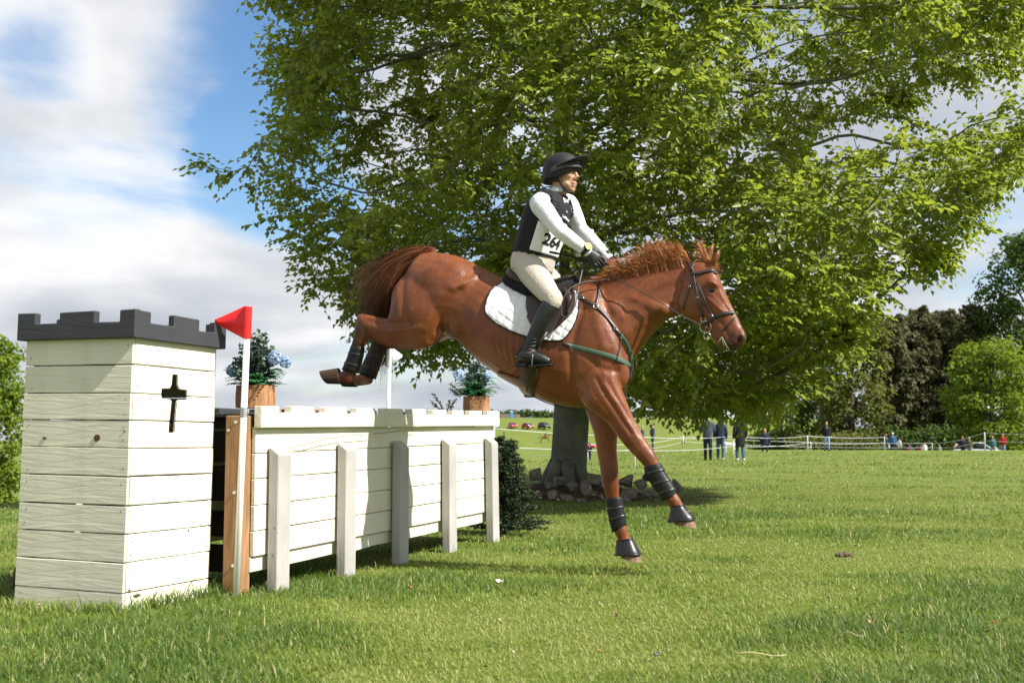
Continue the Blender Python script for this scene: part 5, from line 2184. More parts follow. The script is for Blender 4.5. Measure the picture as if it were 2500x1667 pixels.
def mane():
    crest = [(1452, 702), (1480, 688), (1514, 676), (1545, 668), (1575, 662), (1610, 656), (1650, 649), (1690, 641)]
    top = [(1436, 682), (1472, 668), (1506, 632), (1540, 622), (1566, 612), (1596, 588), (1634, 586), (1676, 598)]
    n = 4600
    u = rng.uniform(0, len(crest) - 1.001, n)
    lk = np.round(u * 9 + .4 * np.sin(u * 5)) / 9
    u = np.clip(u + (lk - u) * rng.uniform(0, .8, n), 0, len(crest) - 1.002)
    i = u.astype(int); f = u - i
    C = np.array([tuple(PH(*c)) for c in crest]); T = np.array([tuple(PH(*c)) for c in top])
    c = C[i] * (1 - f)[:, None] + C[i + 1] * f[:, None]
    lock = np.sin(u * 23) * .5 + np.sin(u * 41 + 1) * .3
    t = T[i] * (1 - f)[:, None] + T[i + 1] * f[:, None]
    lat = rng.normal(0, .018, n)
    c = c + HLn * lat[:, None] - HUn * rng.uniform(.008, .045, n)[:, None]
    k = 6
    s = np.linspace(0, 1, k)
    rise = (t - c) * rng.uniform(.35, 1.12, n)[:, None] * (1 + .2 * lock)[:, None]
    blow = -HFn * (rng.uniform(.0, .07, n) + .03 * np.sin(u * 13))[:, None] + HLn * (rng.normal(-.03, .04, n) + .03 * np.sin(u * 17))[:, None]
    fall = -HUn * rng.uniform(0, .05, n)[:, None]
    P_ = c[:, None, :] + rise[:, None, :] * (np.sin(s * 1.45) / math.sin(1.45))[None, :, None] + blow[:, None, :] * (s ** 1.6)[None, :, None] + fall[:, None, :] * (s ** 3)[None, :, None]
    # short hair lying down the near side of the crest
    v, fcs, tt = strands(P_, rng.uniform(.0008, .0020, n), np.clip(rng.normal(.55, .28, n) + .2 * lock, 0, 1))
    link('mane', mesh_np('mane', v, fcs, True, {'tint': tt}), M_MANE, horse, kind='stuff')
    # forelock blowing back between the ears
    n = 330
    b = np.array(PH(1728, 645, -.01)) + rng.normal(0, .014, (n, 3))
    tip = np.array([tuple(PH(1700, 590, -.01)), tuple(PH(1745, 655, -.08)), tuple(PH(1690, 625, -.03)), tuple(PH(1752, 668, -.05))])
    tp = tip[rng.integers(0, 4, n)] + rng.normal(0, .022, (n, 3))
    P_ = b[:, None, :] + (tp - b)[:, None, :] * s[None, :, None] + HUn * (.03 * np.sin(s * 3.1))[None, :, None]
    v, fcs, tt = strands(P_, rng.uniform(.001, .0022, n), np.clip(rng.normal(.6, .25, n), 0, 1))
    link('forelock', mesh_np('forelock', v, fcs, True, {'tint': tt}), M_MANE, horse, kind='stuff')


def tail():
    G = [  # guide locks: px, py, off
        [(1056, 612, -.03), (1000, 613, -.03), (950, 636, -.04), (912, 668, -.04), (886, 712, -.03), (878, 756, -.02)],
        [(1045, 613, -.05), (990, 628, -.06), (950, 662, -.06), (920, 712, -.05), (898, 752, -.04), (880, 800, -.02)],
        [(1030, 618, -.06), (985, 645, -.08), (955, 690, -.08), (938, 730, -.05), (915, 775, .0), (905, 830, .02)],
        [(1015, 625, -.05), (975, 660, -.07), (952, 705, -.06), (943, 765, .0), (935, 850, .05), (928, 945, .07)],
        [(1000, 635, .0), (965, 675, .0), (940, 730, .0), (935, 790, .05), (938, 860, .07), (936, 950, .09)],
        [(1010, 628, .03), (965, 660, .04), (930, 705, .03), (918, 760, .04), (912, 850, .07), (922, 935, .09)],
        [(1040, 612, .0), (975, 614, .0), (915, 640, .02), (878, 668, .0), (862, 702, .0), (852, 742, .0)],
    ]
    A = np.array([[tuple(PH(*q)) for q in L_] for L_ in G])
    n = 2600
    i = rng.choice(len(G), n, p=[.10, .20, .24, .18, .12, .10, .06]); j = np.clip(i + rng.choice([-1, 1], n), 0, len(G) - 1)
    m_ = rng.random(n)[:, None, None] * .55
    P_ = A[i] * (1 - m_) + A[j] * m_
    cut = rng.uniform(.72, 1.0, n)
    k = 12
    out = np.empty((n, k, 3))
    for a in range(n):
        q = np.array(catmull([tuple(x) for x in P_[a]], 4))
        tq = np.linspace(0, (len(q) - 1) * cut[a], k)
        for c_ in range(3):
            out[a, :, c_] = np.interp(tq, np.arange(len(q)), q[:, c_])
    s = np.linspace(0, 1, k)
    lockid = rng.integers(0, 46, n)
    lockv = rng.normal(0, .034, (46, 3))[lockid][:, None, :]
    lockp = rng.uniform(0, 6, 46)[lockid][:, None]
    wav = lockv * (s ** .9)[None, :, None] + (np.sin(s[None, :] * 7 + lockp) * .012 * s[None, :])[:, :, None] * HFn[None, None, :]
    wav = wav + rng.normal(0, .010, (n, 1, 3)) * (s ** .8)[None, :, None] + rng.normal(0, .012, (n, 1, 3)) * np.sin(s * 5 + 1)[None, :, None]
    out += wav + rng.normal(0, .008, (n, 1, 3))
    v, fcs, tt = strands(out, rng.uniform(.0008, .0020, n), np.clip(rng.normal(.55, .28, n) - .25 * (i >= 3) * rng.random(n), 0, 1), .22)
    # a few loose hairs streaming off behind
    n2 = 26
    b = np.array(PH(880, 700)) + rng.normal(0, .04, (n2, 3))
    e = np.array([tuple(PH(rng.uniform(815, 850), rng.uniform(740, 870))) for _ in range(n2)])
    mid = (b + e) / 2 + HUn * .05 - HFn * .05
    L2 = b[:, None] * ((1 - s) ** 2)[None, :, None] + 2 * mid[:, None] * (s * (1 - s))[None, :, None] + e[:, None] * (s ** 2)[None, :, None]
    v2, f2, t2 = strands(L2, np.full(n2, .0009), np.full(n2, .2))
    link('tail', mesh_np('tail', np.concatenate([v, v2]), np.concatenate([fcs, f2 + len(v)]), True, {'tint': np.concatenate([tt, t2])}), M_TAIL, horse, kind='stuff')


mane()
tail()

# ================================================================== TACK
def leather(name, c, rough=.38):
    if name in MATS: return MATS[name]
    t = NT(name)
    v = t.coord()
    a = t.noise(v, 18, 5, .6)
    b = t.noise(v, 160, 3, .6)
    col = t.ramp(a, [(.3, tuple(x * .7 for x in c)), (.7, tuple(x * 1.35 for x in c))])
    MATS[name] = t.done(t.principled(col, t.ramp(a, [(.3, rough - .06), (.7, rough + .12)]), .5, t.bump(b, .15, .002)))
    return MATS[name]


M_BLK = leather('black_leather', (.009, .009, .009), .38)
M_BRN = leather('dark_brown_leather', (.035, .019, .013), .4)
M_STRAP = leather('strap_leather', (.020, .016, .015), .4)
M_FLEECE = simple('black_fleece', (.010, .010, .011), .95, .1, nscale=60, bump=.8, sheen=.1)
M_PAD = simple('white_quilt', (.72, .72, .73), .8, .25, var=.03, nscale=90, bump=.25)
M_PIPE = simple('black_piping', (.015, .015, .018), .7, .3)
M_GREEN = simple('green_elastic', (.050, .105, .065), .6, .35, nscale=120)
M_METAL = simple('bit_steel', (.62, .61, .58), .25, .5, .95, var=.05)
M_NEO = simple('black_neoprene', (.008, .008, .009), .5, .3, nscale=40, bump=.2)
M_RUB = simple('black_rubber', (.010, .010, .012), .36, .4, nscale=20, bump=.1)


def patch(left, right, out, nu=40, nv=40, thick=.01, side=-1, fn=None):
    """sheet ruled between two measured edges and laid on the hide"""
    Lc = catmull(left, max(1, nv // (len(left) - 1)))
    Rc = catmull(right, max(1, nv // (len(right) - 1)))
    rows = []
    for a, b in zip(Lc, Rc):
        row = []
        for i in range(nu + 1):
            u = i / nu
            px, py = a[0] * (1 - u) + b[0] * u, a[1] * (1 - u) + b[1] * u
            row.append((px, py, u))
        rows.append(row)
    nr = len(rows)
    pts = [[skin(px, py, 0.0, side) for px, py, u in row] for row in rows]
    # even out the little bumps of the hide before lifting the sheet off it
    arr = np.array([[tuple(p) for p, n in row] for row in pts])
    nr_ = np.array([[tuple(n) for p, n in row] for row in pts])
    for _ in range(6):
        for A in (arr, nr_):
            A[1:-1, 1:-1] = (A[:-2, 1:-1] + A[2:, 1:-1] + A[1:-1, :-2] + A[1:-1, 2:]) / 4
    nr_ /= np.linalg.norm(nr_, axis=2, keepdims=True) + 1e-9
    top = np.empty_like(arr)
    for j in range(nr):
        for i in range(nu + 1):
            e = fn(rows[j][i][0], rows[j][i][1], i / nu, j / (nr - 1)) if fn else 0.0
            top[j, i] = arr[j, i] + nr_[j, i] * (out + thick + e)
    bot = arr + nr_ * out
    m = MB()
    W = nu + 1
    vs = [tuple(p) for p in top.reshape(-1, 3)] + [tuple(p) for p in bot.reshape(-1, 3)]
    o = nr * W
    fs = []
    for j in range(nr - 1):
        for i in range(nu):
            q = (j * W + i, j * W + i + 1, (j + 1) * W + i + 1, (j + 1) * W + i)
            fs.append(q)
            fs.append(tuple(x + o for x in q[::-1]))
    edge = [(j, 0) for j in range(nr)] + [(nr - 1, i) for i in range(1, W)] + [(j, W - 1) for j in range(nr - 2, -1, -1)] + [(0, i) for i in range(W - 2, 0, -1)]
    ids = [j * W + i for j, i in edge]
    for a, b in zip(ids, ids[1:] + ids[:1]):
        fs.append((a, b, b + o, a + o))
    m.add(vs, fs)
    return m, [Vector(top[j, i]) for j, i in edge]


def strap(name, px, w, t, mat, parent, out=.004, side=-1, sub=3, label=None):
    pts, nn = [], []
    dense = catmull(px, 4)
    for q in dense:
        p, n = skin(q[0], q[1], out, side)
        pts.append(p); nn.append(n)
    for _ in range(2):
        for i in range(1, len(nn) - 1):
            nn[i] = (nn[i - 1] + nn[i] + nn[i + 1]).normalized()
            pts[i] = pts[i] * .6 + (pts[i - 1] + pts[i + 1]) * .2 + nn[i] * .001
    MB().ribbon(pts, nn, w, t).build(name, mat, parent, True, label=label)
    return pts, nn


def buckle(px, py, parent, size=.02, side=-1):
    p, n = skin(px, py, .012, side)
    u = HF.copy(); u = (u - n * u.dot(n)).normalized(); v = n.cross(u)
    c = [p + u * size * a + v * size * .8 * b for a, b in ((-.5, -.5), (.5, -.5), (.5, .5), (-.5, .5), (-.5, -.5))]
    MB().tube(c, .0022, 6).build('buckle', M_METAL, parent, True)


def torus(c, n, r, rr, N=28, k=8):
    n = n.normalized()
    u = n.orthogonal().normalized(); v = n.cross(u)
    rings = [[c + (u * math.cos(a) + v * math.sin(a)) * (r + rr * math.cos(b)) + n * rr * math.sin(b) for b in np.linspace(0, 2 * math.pi, k, endpoint=False)] for a in np.linspace(0, 2 * math.pi, N + 1)]
    return MB().rings(rings, False)


# ---- quilted saddle cloth
pad = thing('saddle_pad', 'white quilted saddle pad with black piping on the chestnut horse', 'saddle pad', tuple(h2w(.2, 0, 1.5)))
PL = [(1224, 692), (1201, 710), (1188, 738), (1187, 765), (1212, 789), (1247, 808), (1278, 820)]
PR = [(1410, 712), (1414, 735), (1411, 760), (1404, 784), (1393, 806), (1374, 830), (1338, 832)]


def quilt(px, py, u, v):
    a = (px * .86 + py * .30) / 19.0
    b = (px * -.55 + py * .80) / 19.0
    d = min(abs(a - round(a)), abs(b - round(b)))
    return .0065 * min(1, d / .22) ** .7 - .0025


for s in (-1, 1):
    m, edge = patch(PL, PR, .006, 84, 60, .007, s, quilt if s < 0 else None)
    q = m.build('pad_panel', M_PAD, pad, True)
    MB().tube(edge + [edge[0]], .0055, 6).build('piping', M_PIPE, q, True)

# ---- saddle
sad = thing('saddle', 'dark brown leather jumping saddle with black fleece half pad', 'saddle', tuple(h2w(.25, 0, 1.6)))
for s in (-1, 1):
    m, _ = patch([(1232, 680), (1226, 694), (1250, 711), (1286, 728)], [(1405, 684), (1404, 700), (1392, 712), (1380, 724)], .018, 44, 16, .026, s, lambda px, py, u, v: .006 * math.sin(px * .9) * math.sin(py * 1.1))
    m.build('half_pad', M_FLEECE, sad, True)
    m, _ = patch([(1296, 702), (1286, 735), (1288, 770), (1300, 802), (1318, 820)], [(1400, 704), (1408, 735), (1398, 764), (1372, 792), (1334, 822)], .022, 30, 30, .007, s)
    m.build('flap', M_BRN, sad, True)
    # knee roll and panel bulges
    p, n = skin(1392, 738, .03, s)
    a, _ = skin(1380, 712, .03, s); b, _ = skin(1385, 775, .03, s)
    MB().tube([a, p, b], [.018, .026, .012], 10, 4).build('knee_roll', M_BRN, sad, True)
    # stirrup leather
    a, na = skin(1334, 745, .04, s); b, nb = skin(1318, 822, .035, s)
    MB().ribbon([a, a.lerp(b, .5), b], [na, na, nb], .028, .003, 3).build('stirrup_leather', M_STRAP, sad, True)
m = MB()
m.sect([(PH(1246, 654), PH(1244, 688), .10), (PH(1258, 658), PH(1256, 698), .165), (PH(1285, 676), PH(1280, 708), .175), (PH(1320, 684), PH(1314, 714), .145), (PH(1355, 683), PH(1350, 714), .115), (PH(1385, 673), PH(1380, 710), .105), (PH(1399, 672), PH(1396, 706), .07)], 4, 22, 2.3)
m.build('seat', M_BRN, sad, True)
MB().ell(PH(1404, 686), (HF * .035, HL * .09, HU * .045)).build('pommel_fleece', M_FLEECE, sad, True)
# girth
gp, gn = [], []
for k, (px, py) in enumerate(((1302, 826), (1297, 870), (1292, 910), (1288, 935), (1286, 955))):
    p, n = skin(px, py, .008); gp.append(p); gn.append(n)
low = BVH.find_nearest(PH(1288, 985, 0)); gp.append(low[0] - HU * .012); gn.append(Vector((0, 0, -1)))
far = [(mirror(p), (mirror(p + n) - mirror(p))) for p, n in zip(gp[-2::-1], gn[-2::-1])]
MB().ribbon(gp + [p for p, n in far], gn + [n for p, n in far], .125, .008, 4).build('girth', M_BRN, sad, True)
m, _ = patch([(1216, 905), (1217, 920), (1224, 930)], [(1290, 930), (1290, 948), (1288, 957)], .006, 14, 8, .008)
m.build('stud_guard', leather('tan_leather', (.13, .045, .02), .4), sad, True)
for (px, py) in ((1280, 905), (1300, 905), (1282, 925), (1299, 925)):
    buckle(px, py, sad, .016)

# ---- breastplate
bp = thing('breastplate', 'leather breastplate with green elastic straps across the horse\'s chest', 'breastplate', tuple(h2w(.8, 0, 1.2)))
for s in (-1, 1):
    strap('strap', [(1414, 722), (1434, 737), (1454, 748), (1476, 769), (1497, 795), (1515, 819)], .022, .004, M_STRAP, bp, .005, s)
    strap('elastic', [(1513, 816), (1527, 834), (1536, 855), (1540, 876), (1541, 893)], .030, .003, M_GREEN, bp, .004, s)
    strap('elastic', [(1388, 843), (1420, 851), (1456, 860), (1485, 868), (1510, 877), (1532, 889), (1541, 895)], .032, .003, M_GREEN, bp, .004, s)
    strap('strap', [(1454, 748), (1459, 728), (1462, 708), (1460, 694)], .018, .004, M_STRAP, bp, .006, s)
    strap('strap', [(1374, 838), (1382, 841), (1392, 845)], .026, .005, M_STRAP, bp, .006, s)
    buckle(1421, 727, bp, .026, s); buckle(1502, 802, bp, .026, s); buckle(1394, 846, bp, .022, s)
p, n = skin(1454, 749, .012)
torus(p, n, .017, .0025).build('ring', M_METAL, bp, True)
strap('strap', [(1516, 822), (1514, 845), (1508, 866), (1503, 884)], .008, .002, M_STRAP, bp, .008)  # thin dark strip standing in for the cast shadow of a strap
pts = [BVH.find_nearest(PH(px, py + 14, 0))[0] - HU * .006 for px, py in ((1300, 966), (1330, 984), (1370, 992), (1405, 996), (1440, 1000))] + [BVH.find_nearest(PH(1545, 940, 0))[0] + HF * .005, BVH.find_nearest(PH(1550, 895, 0))[0] + HF * .006]
MB().ribbon(pts, [Vector((0, 0, -1))] * 5 + [HF, HF], .03, .004, 4).build('girth_strap', M_STRAP, bp, True)

# ---- bridle
br = thing('bridle', 'black leather bridle with ring bit on the horse\'s head', 'bridle', tuple(h2w(1.5, 0, 1.6)))
strap('cheekpiece', [(1688, 640), (1690, 655), (1694, 678), (1700, 712), (1709, 745), (1718, 774)], .017, .0035, M_STRAP, br, .004)
strap('browband', [(1687, 670), (1705, 668), (1722, 664), (1738, 661), (1752, 662)], .024, .005, M_STRAP, br, .004)
strap('noseband', [(1728, 790), (1738, 778), (1756, 770), (1778, 764), (1796, 763)], .026, .005, M_STRAP, br, .004)
strap('noseband_hanger', [(1700, 690), (1708, 703), (1718, 726), (1730, 752), (1740, 772)], .012, .003, M_STRAP, br, .004)
strap('flash_strap', [(1798, 770), (1788, 782), (1776, 796), (1763, 808)], .012, .003, M_STRAP, br, .004)
strap('throatlash', [(1694, 680), (1684, 703), (1675, 730), (1668, 754)], .012, .003, M_STRAP, br, .005)
strap('headpiece', [(1688, 634), (1686, 645), (1688, 662)], .03, .004, M_STRAP, br, .006)
# far side of the same straps
for nm, (a, b) in (('browband', ((1752, 662), (1700, 668))), ('noseband', ((1797, 763), (1738, 780)))):
    pts, nn = [], []
    for k in range(6):
        u = k / 5
        px, py = a[0] * (1 - u) + b[0] * u, a[1] * (1 - u) + b[1] * u
        q = PH(px, py, .20)
        h = BVH.find_nearest(q)
        pts.append(h[0] + h[1] * .004); nn.append(h[1])
    MB().ribbon(pts, nn, .024, .005, 2).build(nm, M_STRAP, br, True)
pr, nr = skin(1725, 797, .012)
for (px, py, r) in ((1725, 797, .040), (1729, 819, .024), (1719, 779, .017)):
    c = pr + (PH(px, py, -.12) - PH(1725, 797, -.12))
    torus(c, nr * .6 - HL * .6, r, .0032).build('bit_ring', M_METAL, br, True)
MB().tube([pr, pr + HL * .07 + HF * .02, pr + HL * .15], .007, 8).build('mouthpiece', M_METAL, br, True)
buckle(1685, 700, br, .014); buckle(1703, 727, br, .014); buckle(1738, 770, br, .014)
# reins
hn = PH(1487, 668, -.09)
ln = [hn]
for (px, py) in ((1530, 692), (1580, 720), (1625, 746), (1655, 765)):
    p, n = skin(px, py, .014)
    q = PH(px, py, -.15)
    ln.append(p if (p - CAMP).length < (q - CAMP).length + .03 else q)
ln += [PH(1690, 783, -.135), pr]
MB().tube(ln, .0065, 6, 4, flat=.5).build('rein', M_STRAP, br, True)
fr = [PH(1503, 655, .10), PH(1560, 700, .20), PH(1640, 750, .14), PH(1720, 797, .03)]
MB().tube(fr, .0065, 6, 4, flat=.5).build('rein', M_STRAP, br, True)
loop = [(1490, 682, -.10), (1455, 686, -.14), (1425, 689, -.20), (1392, 704, -.28), (1374, 732, -.32), (1369, 760, -.335), (1378, 775, -.335), (1393, 765, -.325), (1405, 742, -.30), (1411, 715, -.25), (1417, 682, -.18), (1427, 650, -.10), (1452, 645, -.02), (1480, 652, .06)]
MB().tube([PH(*q) for q in loop], .0068, 6, 5, flat=.5).build('rein', leather('rein_grey', (.06, .058, .058), .42), br, True)
# blades of grass caught in the mouth
for k, (x1, y1) in enumerate(((1776, 852), (1768, 848), (1782, 858), (1752, 838))):
    a = PH(1763, 822, -.15); b = PH(x1, y1, -.17)
    MB().ribbon([a, a.lerp(b, .5) - HL * .012, b], [-HL] * 3, .0035, .0008, 3).build('grass_wisp', simple('chewed_grass', (.20, .25, .10), .6), br, True)

# ---- leg protection
def boot(name, label, rows, off, mat, parent_extra=None, cat='horse boot', n=20, p=2.1):
    t = thing(name, label, cat, tuple((PH(*rows[-1][0][0], off) + PH(*rows[-1][0][1], off)) / 2))
    m = MB()
    m.sect([(PH(*a, off), PH(*b, off), w) for (a, b), w in rows], 5, n, p)
    m.build('shell', mat, t, True)
    return t


def boot_straps(t, rows, off, us, mat, w=.012):
    for u in us:
        k = u * (len(rows) - 1)
        i = min(int(k), len(rows) - 2); f = k - i
        (a0, b0), w0 = rows[i]; (a1, b1), w1 = rows[i + 1]
        A = PH(a0[0] + (a1[0] - a0[0]) * f, a0[1] + (a1[1] - a0[1]) * f, off); B = PH(b0[0] + (b1[0] - b0[0]) * f, b0[1] + (b1[1] - b0[1]) * f, off)
        ww = w0 + (w1 - w0) * f
        c = (A + B) / 2; h = (A - B) / 2
        ax = h.cross(HL).normalized()
        rings = []
        for dz, g in ((-w, .99), (-w * .7, 1.05), (w * .7, 1.05), (w, .99)):
            rings.append([c + ax * dz + h * g * math.cos(q) + HL * ww * g * math.sin(q) for q in np.linspace(0, 2 * math.pi, 20, endpoint=False)])
        MB().rings(rings).build('strap', mat, t, True)


R1 = [(((1572, 1140), (1613, 1129)), .050), (((1577, 1163), (1625, 1152)), .050), (((1604, 1202), (1648, 1190)), .048), (((1617, 1223), (1652, 1208)), .046)]
t = boot('tendon_boot', 'black tendon boot on the outstretched near foreleg', R1, -.155, M_NEO)
boot_straps(t, R1, -.155, (.25, .5, .72), M_BLK)
MB().box(PH(1578, 1165, -.155), (.05, .06, .045), Matrix.Rotation(.5, 3, 'Y')).build('tab', M_NEO, t, bevel=.008)
R2 = [(((1478, 1217), (1517, 1211)), .048), (((1482, 1245), (1523, 1240)), .048), (((1488, 1275), (1528, 1262)), .046), (((1495, 1300), (1530, 1280)), .045)]
t = boot('tendon_boot', 'black tendon boot on the vertical landing foreleg', R2, .135, M_NEO)
boot_straps(t, R2, .135, (.3, .6), M_BLK)
R3 = [(((858, 843), (890, 848)), .047), (((847, 875), (884, 882)), .046), (((835, 902), (875, 912)), .047)]
t = boot('brushing_boot', 'black brushing boot on the nearer hind leg', R3, -.175, M_NEO)
boot_straps(t, R3, -.175, (.3, .7), M_BLK)
R4 = [(((905, 846), (943, 850)), .047), (((889, 880), (930, 887)), .046), (((876, 910), (917, 926)), .047)]
t = boot('brushing_boot', 'black brushing boot on the farther hind leg', R4, .165, M_NEO)
boot_straps(t, R4, .165, (.3, .7), M_BLK)
for rows, off, lab in (([(((1637, 1237), (1671, 1231)), .047), (((1636, 1243), (1674, 1237)), .050), (((1631, 1266), (1695, 1259)), .072), (((1629, 1274), (1698, 1267)), .076)], -.155, 'black rubber bell boot on the outstretched near fore hoof'),
                       ([(((1505, 1319), (1545, 1313)), .047), (((1504, 1325), (1548, 1319)), .050), (((1502, 1346), (1562, 1344)), .072), (((1500, 1354), (1566, 1353)), .076)], .135, 'black rubber bell boot on the landing fore hoof')):
    t = boot('bell_boot', lab, rows, off, M_RUB, n=26)
    boot_straps(t, rows, off, (.04, .96), M_RUB, .006)

# ================================================================== THE RIDER
def skin_mat():
    t = NT('rider_skin')
    v = t.coord()
    a = t.noise(v, 30, 4)
    red = t.attr('red')
    col = t.ramp(a, [(.3, (.42, .235, .150)), (.7, (.52, .300, .200))])
    col = t.mix(red, col, (.40, .13, .10))
    MATS['rider_skin'] = t.done(t.principled(col, .45, .4, t.bump(a, .05, .003), **{'Subsurface Weight': .08, 'Subsurface Scale': .01}))


skin_mat()


def cloth(name, c, rough=.85, wr=.5, scale=7, stretch=(1, 1, 1)):
    t = NT(name)
    v = t.coord('Object', stretch)
    a = t.noise(v, scale, 4, .55, 1.2)
    fold = t.noise(t.coord('Object', (1, 1, 1), (.5, .9, .3)), scale * 2.2, 3, .5, 2.6)
    a = t.math('ADD', a, t.math('MULTIPLY', t.ramp(t.math('ABSOLUTE', t.math('SUBTRACT', fold, .5)), [(0.0, 0.0), (.09, 1.0)], 'EASE'), .30))
    b = t.noise(t.coord(), 220, 2)
    col = t.ramp(t.noise(t.coord(), 6, 3), [(.3, tuple(x * .93 for x in c)), (.7, c)])
    h = t.math('ADD', a, t.math('MULTIPLY', b, .05))
    MATS[name] = t.done(t.principled(col, rough, .25, t.bump(h, wr, .03), 0.0, .05))
    return MATS[name]


M_SHIRT = cloth('white_shirt', (.72, .73, .77), .8, .42, 8)
M_VEST = cloth('black_vest', (.012, .012, .014), .75, .25, 5)
M_BREECH = cloth('beige_breeches', (.50, .445, .38), .85, .30, 6)
M_HELM = simple('black_silk', (.016, .014, .018), .65, .35, nscale=60)
M_HELM2 = simple('helmet_band', (.045, .045, .052), .5, .4)
M_GLOVE = leather('black_glove', (.013, .013, .014), .5)
M_BIB = simple('bib_white', (.74, .74, .73), .75, .25, var=.04)
M_INK = simple('bib_ink', (.018, .018, .020), .7, .2)
M_WHITE = simple('logo_white', (.8, .8, .8), .7, .2, var=.02)
M_BLACKH = simple('black_hair', (.010, .008, .008), .5, .4)

rider = thing('person', 'rider in black helmet and body protector, white shirt and beige breeches on the horse', 'person', tuple(PH(1300, 660)))
TY = R(33)
TF = Vector((math.cos(TY), -math.sin(TY), 0)); TL = Vector((math.sin(TY), math.cos(TY), 0))

TORSO = [  # px, py, half depth, half width
    (1298, 662, .125, .180), (1301, 638, .135, .182), (1309, 606, .125, .165), (1322, 566, .130, .175), (1334, 530, .135, .185), (1343, 502, .122, .190), (1350, 484, .085, .165), (1357, 470, .056, .062)]
VEST = [(1306, 622, .140, .182), (1309, 606, .142, .180), (1318, 580, .146, .184), (1327, 552, .151, .190), (1336, 524, .152, .192), (1344, 500, .138, .180), (1351, 480, .105, .140), (1356, 468, .085, .105)]


def lev(tab, k, grow=0.0):
    px, py, a, b = tab[k]
    c = PH(px, py, 0)
    j0, j1 = max(0, k - 1), min(len(tab) - 1, k + 1)
    axis = (PH(tab[j1][0], tab[j1][1], 0) - PH(tab[j0][0], tab[j0][1], 0)).normalized()
    f = (TF - axis * TF.dot(axis)).normalized()
    return c, f, axis, a + grow, b + grow


def torso(m, tab, grow=0.0, n=26, p=2.3, lo=0, hi=None):
    hi = len(tab) if hi is None else hi
    rows = []
    for k in range(lo, hi):
        c, f, ax, a, b = lev(tab, k, grow)
        rows.append((c + f * a, c - f * a, b))
    m.sect(rows, 5, n, p, side=TL)


# joints
SHn, ELn, WRn = PH(1318, 499, -.185), PH(1364, 561, -.235), PH(1436, 616, -.135)
SHf, ELf, WRf = PH(1388, 500, .185), PH(1418, 560, .225), PH(1488, 633, .11)
HIPn, KNn, ANn = PH(1292, 655, -.105), PH(1351, 732, -.325), PH(1286, 858, -.355)
HIPf, KNf, ANf = mirror(HIPn), mirror(KNn), mirror(ANn)
HEADC = PH(1375, 426, 0.0)
FY = R(36)
FF = Vector((math.cos(FY) * .998, -math.sin(FY) * .998, -.05)).normalized()
FL = Vector((math.sin(FY), math.cos(FY), 0))
FU = FF.cross(FL)
if FU.z < 0: FU = -FU
FS = 1.10


def hd(x, y, z):
    return HEADC + (FF * x + FL * y + FU * z) * FS


def hell(m, c, r):
    m.ell(hd(*c), (FF * r[0] * FS, FL * r[1] * FS, FU * r[2] * FS), 16, 11)


def build_rider_body():
    m = MB()
    hell(m, (-.018, 0, .045), (.098, .076, .090))
    hell(m, (.030, 0, -.030), (.064, .060, .092))
    hell(m, (.035, 0, -.080), (.056, .050, .040))
    hell(m, (.072, 0, -.106), (.022, .027, .019))
    hell(m, (.082, 0, .028), (.018, .052, .014))
    for s in (-1, 1):
        hell(m, (.062, s * .038, -.018), (.028, .024, .028))
        hell(m, (.100, s * .012, -.036), (.013, .010, .010))
        hell(m, (-.008, s * .079, -.004), (.022, .010, .034))
        hell(m, (.03, s * .046, -.075), (.045, .016, .022))
    m.tube([hd(.086, 0, .026), hd(.102, 0, -.008), hd(.117, 0, -.032)], [.011, .012, .015], 10, 3)
    hell(m, (.094, 0, -.064), (.014, .025, .0075))
    hell(m, (.090, 0, -.083), (.013, .022, .009))
    m.tube([hd(-.012, 0, -.055), hd(-.035, 0, -.13), PH(1353, 478)], [.058 * FS, .055 * FS, .075], 14, 3)
    torso(m, TORSO, -.022)
    for S, E, W in ((SHn, ELn, WRn), (SHf, ELf, WRf)):
        m.tube([PH(1350, 492).lerp(S, .45), S, S.lerp(E, .5), E, E.lerp(W, .4), W], [.05, .050, .043, .037, .034, .025], 12, 3)
    for Hh, K, A in ((HIPn, KNn, ANn), (HIPf, KNf, ANf)):
        m.tube([Hh.lerp(K, -.05), Hh.lerp(K, .4), K, K.lerp(A, .35), A], [.085, .072, .050, .045, .032], 12, 3)
        m.tube([A.lerp(K, .1), A - HU * .03], [.030, .026], 10)
    me = m.organic('body', .0072, 2, .5)
    co = verts_of(me).astype(float)
    d = np.linalg.norm((co - np.array(hd(.098, 0, -.0735))) / np.array([1, 1, .6]), axis=1)
    d2 = np.minimum(np.linalg.norm(co - np.array(hd(.062, -.045, -.03)), axis=1), np.linalg.norm(co - np.array(hd(.062, .045, -.03)), axis=1))
    put_attr(me, 'red', np.maximum(np.clip((.022 - d) / .012, 0, 1) * .5, np.clip((.03 - d2) / .03, 0, 1) * .25))
    return me


link('body', build_rider_body(), MATS['rider_skin'], rider)
M_EYEW = simple('eye_white', (.55, .52, .48), .3, .5, var=.02)
for s in (-1, 1):
    e = MB().ell(hd(.0885, s * .030, .002), (FF * .007, FL * .0145, FU * .0055)).build('eye', M_EYEW, rider, True)
    MB().ell(hd(.0945, s * .030, .002), (FF * .003, FL * .0055, FU * .0052)).build('pupil', M_EYE, e, True)
    MB().tube([hd(.091, s * .014, .022), hd(.094, s * .030, .027), hd(.082, s * .048, .022)], [.002, .0036, .0018], 6, 3).build('eyebrow', M_BLACKH, rider, True)
    MB().tube([hd(.093, s * .015, .0075), hd(.096, s * .030, .0105), hd(.084, s * .046, .006)], [.0012, .0022, .0012], 6, 3).build('eyelid', M_BLACKH, rider, True)
